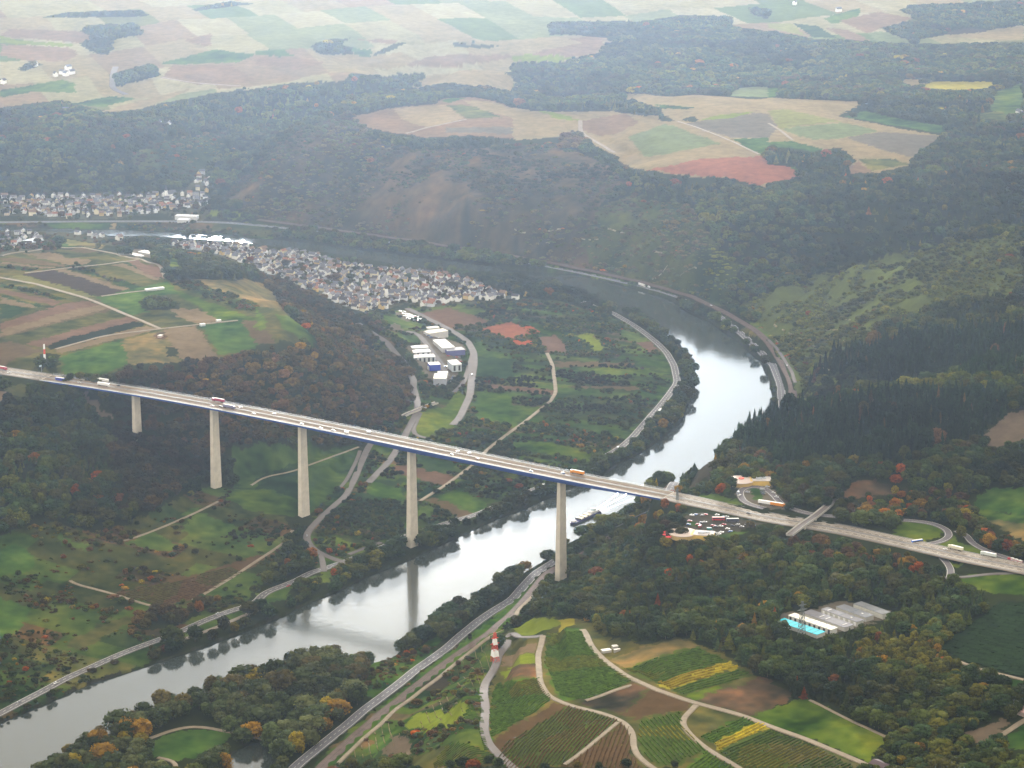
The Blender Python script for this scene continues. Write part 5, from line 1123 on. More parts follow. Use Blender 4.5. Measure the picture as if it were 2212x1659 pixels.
# parked cars at the village yards
CCOL = [('white', CW), ('silver', CS), ('black', CK), ('blue', CB), ('red', CR_)]
YL = []
for j in range(22):
    t_ = j / 22; px, py = Z7('%f %f' % (470 + (j % 6) * 62 + (j // 6) * 40, 35 + (j // 6) * 42 + (j % 6) * 14))[0]; YL.append((px, py, 'in the brown car yard above the works'))
for a, b in ((930, 480), (960, 505), (1000, 490), (1050, 505), (1110, 500), (1000, 530), (790, 855), (850, 850), (930, 850), (980, 865), (1290, 815), (1400, 835), (1440, 830), (1480, 800), (1510, 870), (1390, 1110), (1380, 1135), (1370, 1160), (1365, 1185), (1355, 1210), (1250, 960), (1310, 990)): YL.append((*Z7('%f %f' % (a, b))[0], 'between the halls of the works'))
cnt = {}
for j, (px, py, wh) in enumerate(YL):
    cn_, c_ = CCOL[(j * 7 + j // 3) % 5]; k_ = (cn_, wh); cnt[k_] = cnt.get(k_, 0) + 1
    on_road('car', px, py, 0, c_, f"{cn_} car parked {wh}, {ORDN[cnt[k_] - 1]} from the top", z=12.6, ang=random.uniform(-.6, .6), s=1.1)

# ------------------------------------------------------------------ barge
hx, hy = at_z(np.array([1233., 1294.]), np.array([1132., 1103.]), 1.0); a_ = math.atan2(hy[0] - hy[1], hx[0] - hx[1]); Lb = float(np.hypot(hx[0] - hx[1], hy[0] - hy[1])); Lb = min(Lb, 105)
bc = ((hx[0] + hx[1]) / 2, (hy[0] + hy[1]) / 2); barge = empty('cargo_barge', (bc[0], bc[1], 0), a_); tag(barge, 'long cargo barge with pale hatch covers and white wheelhouse heading down river', 'barge')
h_ = Lb / 2; m = MB(); V = []
for z, s_ in ((-1, .9), (1.6, 1), (2.4, 1.02)):
    for x, y in ((-h_, -4), (-h_ + 4, -5.2), (h_ - 9, -5.2), (h_ - 2, -2.6), (h_, 0), (h_ - 2, 2.6), (h_ - 9, 5.2), (-h_ + 4, 5.2), (-h_, 4)): V.append((x * (1 if s_ >= 1 else .985), y * s_, z))
Fc = [(q * 9 + j, q * 9 + (j + 1) % 9, q * 9 + 9 + (j + 1) % 9, q * 9 + 9 + j) for q in range(2) for j in range(9)] + [tuple(range(8, -1, -1)), tuple(range(18, 27))]
m.add(V, Fc); m.build('hull', cm((.05, .05, .16), 'hull_paint', rough=.5), barge)
for k in range(3):
    x0 = -h_ + 24 + k * (Lb - 40) / 3; x1 = x0 + (Lb - 40) / 3 - 1.6; MB().box(x0, x1, -4.3, 4.3, 2.41, 3.9).build('hatch_cover', cm((.80, .76, .62), 'hatch'), barge); MB().box(x1 + .4, x1 + 1.1, -4.7, 4.7, 2.41, 4.3).build('hatch_gantry', cm((.10, .10, .10)), barge)
wh_ = MB().box(-h_ + 4, -h_ + 17, -4, 4, 2.41, 5.0).build('deckhouse', WHT, barge); MB().box(-h_ + 11, -h_ + 16, -2.6, 2.6, 5.003, 7.6).build('wheelhouse', cm((.55, .68, .75), 'wheelhouse_paint'), barge); MB().box(-h_ + 10.8, -h_ + 16.4, -2.9, 2.9, 7.603, 7.9).build('wheelhouse_roof', WHT, barge); MB().box(-h_ + 18, -h_ + 22, -3.4, 3.4, 2.41, 5.4).build('cabin', WHT, barge)
MB().box(h_ - 9, h_ - 4, -2.6, 2.6, 2.41, 4.0).build('bow_house', WHT, barge)
# wake: low ridges running back from the stern and the bow
m = MB(); ca, sa = math.cos(a_), math.sin(a_)
def wake(x0, y0, ang, ln, wd):
    n = 24; V = []; 
    for i in range(n + 1):
        d = ln * i / n; cx_ = x0 - d * math.cos(ang); cy_ = y0 + d * math.sin(ang); f = math.sin(math.pi * (i + .3) / (n + .6)); w_ = wd * (.5 + .8 * i / n)
        for o_, hh in ((-w_, -.05), (0, .12 * f), (w_, -.05)): u, v = cx_, cy_ + o_; V.append((bc[0] + u * ca - v * sa, bc[1] + u * sa + v * ca, hh))
    m.add(V, [(i * 3 + j, i * 3 + j + 1, i * 3 + 4 + j, i * 3 + 3 + j) for i in range(n) for j in range(2)])
for s_ in (-1, 1):
    wake(-h_, s_ * 3, s_ * .07, 150, 1.1); wake(-h_ + 5, s_ * 6, s_ * .17, 130, .9)
for k in range(3): wake(-h_ + 50 - k * 22, 11 + k * 4, .30, 55, .7); 
o = m.build('boat_wake', wmat); tag(o, 'ripples trailing behind the cargo barge', kind='structure')

# ------------------------------------------------------------------ masts
def lattice(name, lab, px, py, Hh, wb0, wt, mats_, arms=(), z=None, bands=None, panels=()):
    x, y = march([(px, py)])[0]; g = float(hz(x, y)) if z is None else z
    if z is not None: x, y = at_z(px, py, z)
    r = empty(name, (float(x), float(y), g), .5); tag(r, lab, 'pylon'); n = 9; nb = len(mats_)
    for bi in range(nb):
        m = MB(); z0 = Hh * bi / nb; z1 = Hh * (bi + 1) / nb; K = max(2, n // nb + 1)
        for q in range(K):
            za = z0 + (z1 - z0) * q / K; zb_ = z0 + (z1 - z0) * (q + 1) / K; wa = wb0 + (wt - wb0) * za / Hh; w2 = wb0 + (wt - wb0) * zb_ / Hh; th = max(.12, Hh * .0038)
            cA = [(sx * wa, sy * wa, za) for sx, sy in ((-1, -1), (1, -1), (1, 1), (-1, 1))]; cB = [(sx * w2, sy * w2, zb_) for sx, sy in ((-1, -1), (1, -1), (1, 1), (-1, 1))]
            for j in range(4): m.bar(cA[j], cB[j], th); m.bar(cA[j], cB[(j + 1) % 4], th * .7); m.bar(cA[(j + 1) % 4], cB[j], th * .7); m.bar(cB[j], cB[(j + 1) % 4], th * .6)
        if bi in panels:
            wa = wb0 + (wt - wb0) * z0 / Hh; w2 = wb0 + (wt - wb0) * z1 / Hh
            m.add([(sx * wa, sy * wa, z0) for sx, sy in ((-1, -1), (1, -1), (1, 1), (-1, 1))] + [(sx * w2, sy * w2, z1) for sx, sy in ((-1, -1), (1, -1), (1, 1), (-1, 1))], [(0, 1, 5, 4), (1, 2, 6, 5), (2, 3, 7, 6), (3, 0, 4, 7)])
        m.build('tower_section', mats_[bi], r)
    for za, ln, mi in arms:
        m = MB(); m.bar((-ln, 0, za), (ln, 0, za), .25); m.bar((-ln, 0, za), (0, 0, za + 1.6), .18); m.bar((ln, 0, za), (0, 0, za + 1.6), .18); m.build('crossarm', mi, r)
    return r
m_red = cm((.62, .07, .04), 'red_mast_paint'); m_wm = cm((.88, .88, .88), 'white_mast_paint'); m_lat = mat('weathered_steel', (.13, .15, .14), rough=.6, metal=.2, var=.1)
lattice('lattice_pylon', 'red and white banded pylon above the railway, beside the vineyard road', 1069, 1430, 32, 3.6, 1.0, [m_red, m_wm, m_red, m_wm, m_red], arms=((20, 5, m_red), (26, 4, m_red)), panels=(1, 3))
lattice('lattice_pylon', 'tall grey lattice pylon in front of the long sheds', 1731, 1388, 43, 3.4, .8, [m_lat, m_lat], arms=((34, 6, m_lat), (39, 4.5, m_lat)))
lattice('lattice_pylon', 'grey lattice mast at the right end of the bridge', 1463, 1080, 15, 1.3, .5, [m_lat], arms=((12, 2.5, m_lat),), z=136.2)
lattice('lattice_pylon', 'thin red and white mast by the dark field above the left bridge end', 97, 786, 27, 1.3, .7, [m_lat, m_wm, m_red, m_wm], panels=(1, 2, 3))
# sign gantry at the left end and lamp posts of the river road are too small to read; one gantry is seen
r = empty('sign_gantry', (*[float(q) for q in at_z(90, 803, 136.5)], 136.4), R(55)); tag(r, 'pale overhead sign post beside the motorway left of the bridge', 'sign')
MB().box(-.2, .2, -.2, .2, 0, 8).build('post', m_steel, r); MB().box(-4, .2, -.3, .3, 7.2, 9.4).build('sign_panel', cm((.45, .55, .60), 'sign_back'), r)
# ------------------------------------------------------------------ houses
ORDN = ORD_ = ['first', 'second', 'third', 'fourth', 'fifth', 'sixth', 'seventh', 'eighth', 'ninth', 'tenth', 'eleventh', 'twelfth', 'thirteenth', 'fourteenth', 'fifteenth', 'sixteenth', 'seventeenth', 'eighteenth', 'nineteenth', 'twentieth']
hw = [('white', (.93, .93, .93)), ('white', (.93, .92, .88)), ('cream', (.80, .72, .52)), ('yellow', (.66, .48, .20)), ('pale grey', (.66, .68, .72)), ('beige', (.70, .58, .46))]
hr = [('slate grey', (.11, .11, .13)), ('dark', (.06, .055, .065)), ('brown', (.18, .12, .09)), ('slate grey', (.17, .165, .18)), ('reddish', (.26, .12, .08))]
hwm = [cm(c, 'house_plaster') for n, c in hw]; hrm = [cm(c, 'house_roof', var=.2, rough=.8) for n, c in hr]; win_m = cm((.06, .065, .08), 'house_window')
def house_mesh(v):
    L_, W_, Hh, rh = ((11, 8, 6, 3.4), (13, 8, 6.4, 3.2), (9.5, 8, 6.6, 3.8), (15, 9.5, 7.5, 4))[v]
    w = MB(); w.extr([(-W_/2, -3), (W_/2, -3), (W_/2, Hh), (0, Hh + rh - .25), (-W_/2, Hh)], -L_/2, L_/2)
    r = MB(); o = .55; k = rh / (W_ / 2)
    r.extr([(-W_/2 - o, Hh - o * k + .02), (0, Hh + rh), (W_/2 + o, Hh - o * k + .02), (W_/2 + o, Hh - o * k + .3), (0, Hh + rh + .3), (-W_/2 - o, Hh - o * k + .3)], -L_/2 - o, L_/2 + o)
    g = MB()
    for s_ in (-1, 1):
        for zz in (1.2, 3.9):
            for u in (-.3, 0, .3): g.box(u * L_ - .55, u * L_ + .55, s_ * W_/2 - .04, s_ * W_/2 + .04, zz, zz + 1.3)
            for u in (-.25, .25): g.box(s_ * L_/2 - .04, s_ * L_/2 + .04, u * W_ - .5, u * W_ + .5, zz, zz + 1.3)
    c = MB().box(L_ * .18, L_ * .18 + .8, .6, 1.3, Hh + rh - 1.2, Hh + rh + 1.1)
    return w, r, g, c
HB = [house_mesh(v) for v in range(4)]
HP = {}
def hpart(v, which, m_i):
    k = (v, which, m_i)
    if k not in HP:
        mb = HB[v][which]; m_ = (hwm[m_i] if which == 0 else hrm[m_i] if which == 1 else win_m if which == 2 else hrm[2]); HP[k] = mb.mesh(('wall', 'roof', 'windows', 'chimney')[which], [m_])
    return HP[k]
def scatter(poly, sp, axis_px, jit, n_max, skip=.15, zadd=0):
    wp = march(dens(poly, 3)); a0, a1 = march(axis_px); ax = (a1 - a0) / np.hypot(*(a1 - a0)); nx = np.array([-ax[1], ax[0]]); out_ = []
    c = wp.mean(0); rr = np.abs(wp - c).max() * 1.5
    u = np.arange(-rr, rr, sp[0]); v = np.arange(-rr, rr, sp[1])
    for iv, vv in enumerate(v):
        for uu in u + rng.uniform(0, sp[0]):
            if rng.random() < skip: continue
            bend = 22 * math.sin(uu / 130.0)
            q = c + ax * (uu + rng.uniform(-jit, jit)) + nx * (vv + bend + rng.uniform(-jit, jit)); out_.append((*q, math.atan2(ax[1], ax[0]) + .17 * math.cos(uu / 130) + rng.choice([0, math.pi / 2], p=[.55, .45]) + rng.normal(0, .09)))
    o = np.array(out_); m = pip(o[:, 0], o[:, 1], wp); return o[m]
VS = [('river bend village', T(1, 1, '-60 505 250 512 600 572 800 640 1300 690 1600 705 1900 800 2190 905 2140 930 2000 945 1700 962 1480 1000 1300 950 1130 1000 950 1045 800 1000 650 940 560 870 400 840 250 750 0 680 -60 640'), (16, 17.5), T(1, 1, '300 620 1500 800'), 3.2),
      ('village end by the wood', T(0, 1, '1450 440 1750 450 2150 470 2150 640 2000 590 1900 550 1560 480'), (16, 18), T(0, 1, '1500 450 2100 560'), 3.2),
      ('far town', T(0, 1, '-10 50 480 35 900 20 1250 40 1500 0 1700 10 1800 40 1810 110 1500 150 1450 170 1000 215 500 225 200 195 -10 200'), (14.5, 15.5), T(0, 1, '100 120 1400 130'), 4),
      ('upper far town', T(0, 0, '1610 1655 1700 1510 1780 1480 1830 1590 1790 1655'), (17, 19), T(0, 0, '1640 1640 1780 1500'), 3),
      ('hamlet on the left bank', T(0, 1, '-10 335 200 330 360 350 330 440 300 470 -10 500'), (27, 27), T(0, 1, '0 400 300 400'), 5), ('riverside houses', T(0, 1, '620 345 950 385 1250 415 1230 440 900 410 600 365'), (27, 24), T(0, 1, '620 350 1200 420'), 4)]
HS = []
woodv = (wood == 9) | (cover == CN.index('village'))
for nm, poly, sp, axp, jit in VS:
    for x, y, a in scatter(poly, sp, axp, jit, 0):
        z = float(hz(x, y)); px, py = proj(x, y, z + 4)
        if not (2 < px < 2210): continue
        near_road = any(((p[:, 0] - x) ** 2 + (p[:, 1] - y) ** 2).min() < (w_ / 2 + 7) ** 2 for kd, p, zz, w_ in ROADS if abs(p[:, 0].mean() - x) < 1500)
        if near_road or cov(np.array([x]), np.array([y]), cover)[0] == CN.index('bed'): continue
        big = rng.random() < .06; v = 3 if big else int(rng.integers(0, 3)); HS.append((math.hypot(y, CH) * (0.9 if big else 1), x, y, z, a, v, int(rng.choice(6, p=[.30, .28, .16, .07, .11, .08])), int(rng.choice(5, p=[.3, .26, .14, .22, .08])), nm, px, py))
for lab, c_, r_, tx, ty, wc, rc in (('white', 2, 1, 1880, 985, 1, 1), ('pale grey', 0, 0, 1390, 1080, 4, 1), ('white', 0, 0, 1462, 1090, 0, 0), ('white', 3, 0, 2170, 990, 1, 0), ('white', 3, 0, 2195, 1010, 0, 1), ('white', 0, 0, 300, 570, 1, 0), ('white', 0, 0, 480, 660, 0, 1), ('white', 0, 0, 540, 640, 1, 3), ('white', 0, 0, 590, 600, 0, 0), ('white', 0, 0, 570, 655, 1, 0), ('white', 0, 0, 620, 640, 0, 1), ('white', 0, 0, 30, 720, 1, 1), ('white', 3, 0, 610, 100, 1, 0), ('white', 3, 0, 230, 40, 1, 0), ('white', 0, 0, 570, 972, 1, 0), ('yellow', 2, 1, 115, 895, 3, 1), ('white', 2, 1, 30, 925, 1, 1)):
    px, py = T(c_, r_, '%f %f' % (tx, ty))[0]; x, y = march([(px, py)])[0]; HS.append((0, x, y, float(hz(x, y)), rng.uniform(0, 3), 3 if r_ == 0 else 1, wc, rc, 'lone', px, py))
# churches: a tall nave and a spire
HS.sort(key=lambda h: h[0])
keep = HS[:300]; rest = HS[300:]
LM = {'river bend village': [('at the brown wood', 760, 660), ('by the ploughed field', 880, 655), ('east end of the village', 1060, 640), ('mid village', 820, 610), ('river side', 900, 590), ('below terraced fields', 640, 580), ('village centre', 720, 600)]}
cells = defaultdict(list) if 'defaultdict' in globals() else {}
from collections import defaultdict
cells = defaultdict(list)
for h in keep:
    _, x, y, z, a, v, wi, ri, nm, px, py = h
    pl_ = min(LM[nm], key=lambda q: (q[1] - px) ** 2 + 3 * (q[2] - py) ** 2)[0] if nm in LM else ('alone in the hills' if nm == 'lone' else 'in the ' + nm)
    cells[(hw[wi][0], hr[ri][0], ('low', 'long', 'tall', 'big')[v], pl_)].append((px, h))
def ord_label(n, N):
    if N == 1: return ''
    if n == 0: return ', leftmost'
    if n == N - 1: return ', last'
    return ', %s from the left' % (ORDN[n] if n < 20 else '%dth' % (n + 1))
for (wn_, rn_, vn_, pl_), L_ in cells.items():
    L_.sort(key=lambda q: q[0])
    for n_, (_, h) in enumerate(L_):
        _, x, y, z, a, v, wi, ri, nm, px, py = h
        r = empty('house', (x, y, z), a); r.scale = (.9, .9, .95); tag(r, f'{vn_} {wn_} house, {rn_} roof, {pl_}{ord_label(n_, len(L_))}', 'house', 'village houses')
        for w_, mi in ((0, wi), (1, ri), (3, 0)):
            nm_ = ('wall', 'roof', 'windows', 'chimney')[w_]; o = bpy.data.objects.new(nm_, hpart(v, w_, mi)); col.objects.link(o); o.parent = r
if rest:
    V = []; Fq_ = []; Mi = []; off = 0
    for _, x, y, z, a, v, wi, ri, nm, px, py in rest:
        ca, sa = math.cos(a), math.sin(a)
        for w_, mi in ((0, wi), (1, 6 + ri), (2, 11)):
            mb = HB[v][w_]; q = np.array(mb.V) * .86; V.append(np.stack([x + q[:, 0] * ca - q[:, 1] * sa, y + q[:, 0] * sa + q[:, 1] * ca, z + q[:, 2]], 1)); Fq_ += [tuple(i + off for i in f) for f in mb.F]; Mi += [mi] * len(mb.F); off += len(q)
    o = obj('distant_rooftops', new_mesh('distant_rooftops', np.concatenate(V), Fq_, hwm + hrm + [win_m], Mi)); tag(o, 'dense cluster of small white houses with grey roofs in the far town', 'houses', kind='stuff')
print('houses', len(HS))
def church(lab, px, py, rz=0.4):
    x, y = march([(px, py)])[0]; r = empty('church', (x, y, float(hz(x, y)) - .5), rz); r.scale = (.75, .75, .75); tag(r, lab, 'church')
    MB().extr([(-6, -1), (6, -1), (6, 10), (0, 16.8), (-6, 10)], -13, 13).build('wall', hwm[1], r); MB().extr([(-6.8, 9.3), (0, 17), (6.8, 9.3), (6.8, 9.7), (0, 17.4), (-6.8, 9.7)], -13.6, 13.6).build('roof', hrm[0], r)
    MB().box(-19.5, -13.7, -2.9, 2.9, -1, 20).build('tower', hwm[1], r); b = MB(); b.add([(-20, -3.4, 20.01), (-13.2, -3.4, 20.01), (-13.2, 3.4, 20.01), (-20, 3.4, 20.01), (-16.6, 0, 34)], [(0, 3, 2, 1), (0, 1, 4), (1, 2, 4), (2, 3, 4), (3, 0, 4)]); b.build('spire', hrm[1], r)
church('white village church with slate spire near the brown wood', 850, 640); church('church with slate spire in the far town', 370, 425, .8)
# ------------------------------------------------------------------ vine rows and crop rows
def rows(name, lab, poly, a, b, sp, h, w_, c1, c2=None, gap=.05, seed=0, cat='vines', anyw=False):
    wp = march(dens(poly, 3)); p0, p1 = march([a, b]); ax = (p1 - p0) / np.hypot(*(p1 - p0)); nx = np.array([-ax[1], ax[0]]); c = wp.mean(0); rr = np.hypot(*(wp - c).T).max() + 10
    u = np.arange(-rr, rr, 4.0); v = np.arange(-rr, rr, sp); UU, VV = np.meshgrid(u, v); r_ = np.random.default_rng(seed)
    X = c[0] + ax[0] * UU + nx[0] * VV; Y = c[1] + ax[1] * UU + nx[1] * VV; ins = pip(X + ax[0] * 2, Y + ax[1] * 2, wp) & ((not anyw) | (vnoise(X, Y, 34, seed) > -.02)) & ((cov(X, Y, wood) == 0) | anyw) & (r_.random(X.shape) > gap)
    X2 = X + ax[0] * 4; Y2 = Y + ax[1] * 4; X, Y, X2, Y2 = X[ins], Y[ins], X2[ins], Y2[ins]; n_ = len(X)
    if not n_: return
    if anyw: w_ = w_ * np.clip(.8 + 2 * vnoise(X, Y, 40, 99), .4, 1.5)
    Z = hz(X, Y); Z2 = hz(X2, Y2); hh = h * .8 * r_.uniform(.75, 1.2, n_); ww = w_ * .46 * r_.uniform(.8, 1.3, n_); h2 = h * .8 * r_.uniform(.75, 1.2, n_)
    V = np.stack([np.stack([X - nx[0] * ww, Y - nx[1] * ww, Z - .2], 1), np.stack([X + nx[0] * ww, Y + nx[1] * ww, Z - .2], 1), np.stack([X2 + nx[0] * ww, Y2 + nx[1] * ww, Z2 - .2], 1), np.stack([X2 - nx[0] * ww, Y2 - nx[1] * ww, Z2 - .2], 1),
                  np.stack([X - nx[0] * ww * .6, Y - nx[1] * ww * .6, Z + hh], 1), np.stack([X + nx[0] * ww * .6, Y + nx[1] * ww * .6, Z + hh], 1), np.stack([X2 + nx[0] * ww * .6, Y2 + nx[1] * ww * .6, Z2 + h2], 1), np.stack([X2 - nx[0] * ww * .6, Y2 - nx[1] * ww * .6, Z2 + h2], 1)], 1).reshape(-1, 3)
    base = (np.arange(n_) * 8)[:, None, None]; f = np.array([(4, 5, 6, 7), (0, 1, 5, 4), (1, 2, 6, 5), (2, 3, 7, 6), (3, 0, 4, 7)])[None]; Fv = (base + f).reshape(-1, 4).astype(np.int32)
    me = new_mesh(name, V, Fv, [VINE]); at = me.color_attributes.new('Cover', 'FLOAT_COLOR', 'POINT'); cc = np.array(c1)[None] * r_.uniform(.7, 1.35, (n_, 1))
    if c2 is not None: m = vnoise(X, Y, 45, seed + 3) > .12; cc[m] = np.array(c2) * r_.uniform(.7, 1.3, (m.sum(), 1))
    at.data.foreach_set('color', np.repeat(np.c_[cc * np.array([.62, .62, .5]), np.ones(n_)], 8, 0).astype(np.float32).ravel())
    o = obj(name, me); tag(o, lab, cat, kind='stuff')
VINE = mat('vine_leaves', (1, 1, 1), rough=.9, var=.3, scale=.6, attr=('Cover', 'GEOMETRY'), spec=0)
G1, G2, Y1, B1, O1 = (.085, .15, .022), (.14, .16, .025), (.52, .40, .03), (.13, .075, .04), (.15, .14, .03)
q2 = lambda s: T(2, 3, s)
rows('vine_rows', 'deep green vineyard between the two upper tracks', q2('310 500 590 475 700 650 830 780 1050 905 640 1070 420 1040 350 930 290 750'), *q2('300 700 800 700'), 3.6, 1.5, 1.5, G1, G2, seed=1)
rows('vine_rows', 'green vineyard with yellow patches on the rounded slope left of the track', q2('-140 930 0 920 225 880 255 970 345 1060 240 1150 0 1290 -180 1400 -190 1160'), *q2('-100 1200 250 1000'), 3.6, 1.4, 1.4, G1, O1, seed=2)
rows('vine_rows', 'brown and olive vineyard with diagonal rows at the lower centre', q2('-160 1600 -60 1450 200 1290 480 1125 920 1245 430 1630 0 1680'), *q2('0 1640 480 1130'), 3.6, 1.3, 1.2, (.085, .085, .03), B1, seed=3)
rows('vine_rows', 'reddish brown wedge of young vines between two tracks', q2('945 1270 1020 1310 1030 1550 1110 1659 450 1659'), *q2('560 1640 620 1480'), 4.2, 1.3, 1.0, (.13, .11, .035), B1, seed=4)
rows('vine_rows', 'green vineyard with steep rows and golden tips below the track junction', q2('1110 1260 1450 1180 1470 1280 1600 1420 1680 1500 1350 1640 1200 1600 1090 1450'), *q2('1200 1480 1340 1640'), 4.4, 1.5, 1.5, G1, (.22, .2, .03), seed=5)
rows('vine_rows', 'green vine rows right of the garden huts', q2('970 795 1610 620 1840 735 1270 915'), *q2('960 800 1600 620'), 4.6, 1.5, 1.5, G1, G2, seed=6)
rows('vine_rows', 'golden yellow vine rows in the upper right vineyard', q2('1270 920 1850 740 1950 790 1370 965'), *q2('1270 920 1850 740'), 4.8, 1.5, 1.9, Y1, (.34, .25, .03), seed=7)
rows('vine_rows', 'green rows below the upper golden strip', q2('1390 975 1950 805 2070 850 1500 1025'), *q2('1390 975 1950 805'), 4.6, 1.4, 1.5, G1, G2, seed=8)
rows('vine_rows', 'golden yellow vine rows in the lower right vineyard', q2('1750 1440 2110 1270 2220 1300 1790 1500'), *q2('1750 1440 2110 1270'), 4.8, 1.5, 2.0, Y1, (.36, .27, .03), seed=9)
rows('vine_rows', 'deep green vine rows above the lower golden strip', q2('1640 1390 2000 1225 2100 1262 1740 1440'), *q2('1640 1390 2000 1225'), 4.0, 1.5, 1.7, G1, None, seed=10)
rows('vine_rows', 'green and olive vine rows at the bottom right', q2('1800 1510 2212 1325 2500 1430 2800 1570 2960 1659 2000 1659'), *q2('1800 1510 2212 1325'), 4.4, 1.4, 1.5, (.06, .10, .02), O1, seed=11)
rows('vine_rows', 'green vine rows at the bottom edge between the tracks', q2('1500 1680 1680 1515 1950 1680'), *q2('1500 1660 1690 1520'), 4.0, 1.4, 1.5, G1, None, seed=12)
rows('vine_rows', 'green rows on the steep slope left of the winding road', T(1, 3, '1500 1659 1700 1400 1850 1100 1950 1000 1960 1300 2040 1540 2212 1659'), *T(1, 3, '1700 1500 2000 1400'), 4.2, 1.3, 1.3, G1, G2, seed=13)
rows('crop_rows', 'dark striped field of tall green crops at the right edge', T(3, 3, '1460 640 2000 230 2390 240 2390 920 1630 720'), *T(3, 3, '1460 640 2000 230'), 9, 1.0, 16, (.022, .042, .020), None, seed=14, gap=.02, cat='crops')
rows('vine_rows', 'olive brown rows on the slope above the left river road', T(0, 3, '1000 140 1500 50 2000 -80 2100 -30 1700 190 1400 260 1050 170'), *T(0, 3, '1100 160 1900 -40'), 4.4, 1.3, 1.5, B1, (.09, .09, .03), seed=15)
rows('orchard_rows', 'rows of small green fruit trees inside the junction loop', T(1, 2, '640 1180 900 1110 1290 1140 1290 1280 900 1390 640 1300'), *T(1, 2, '640 1250 700 1140'), 6.5, 2.2, 2.4, (.06, .085, .04), (.11, .11, .03), seed=16, gap=.25, cat='fruit trees')
rows('vineyard_walls', 'pale dry stone terrace walls on the steep vineyard slope above the railway', T(1, 3, '1000 1600 1300 1400 1700 1200 1950 1120 1960 960 2060 780 2120 640 2130 560 1960 560 1500 960 1050 1330 800 1560'), *T(1, 3, '1500 1000 1640 1230'), 7.5, 1.4, .8, (.34, .28, .20), (.20, .19, .12), gap=.3, seed=17, cat='walls', anyw=True)
rows('vineyard_walls', 'broken pale terrace walls on the sunny slope at the outer bend', T(3, 1, '0 1180 200 1080 700 1060 850 1120 700 1500 560 1620 230 1640 130 1450 0 1260'), *T(3, 1, '200 1300 700 1240'), 20, 2.2, 2.2, (.42, .36, .27), (.22, .20, .14), gap=.4, seed=18, cat='walls', anyw=True)
rows('vineyard_walls', 'rows of terrace walls on the vineyard slope across the river', T(2, 1, '0 300 900 330 1300 480 1750 720 1700 860 900 660 300 540 0 500'), *T(2, 1, '200 400 800 560'), 22, 2.8, 2.6, (.46, .40, .33), (.20, .20, .15), gap=.4, seed=19, cat='walls', anyw=True)
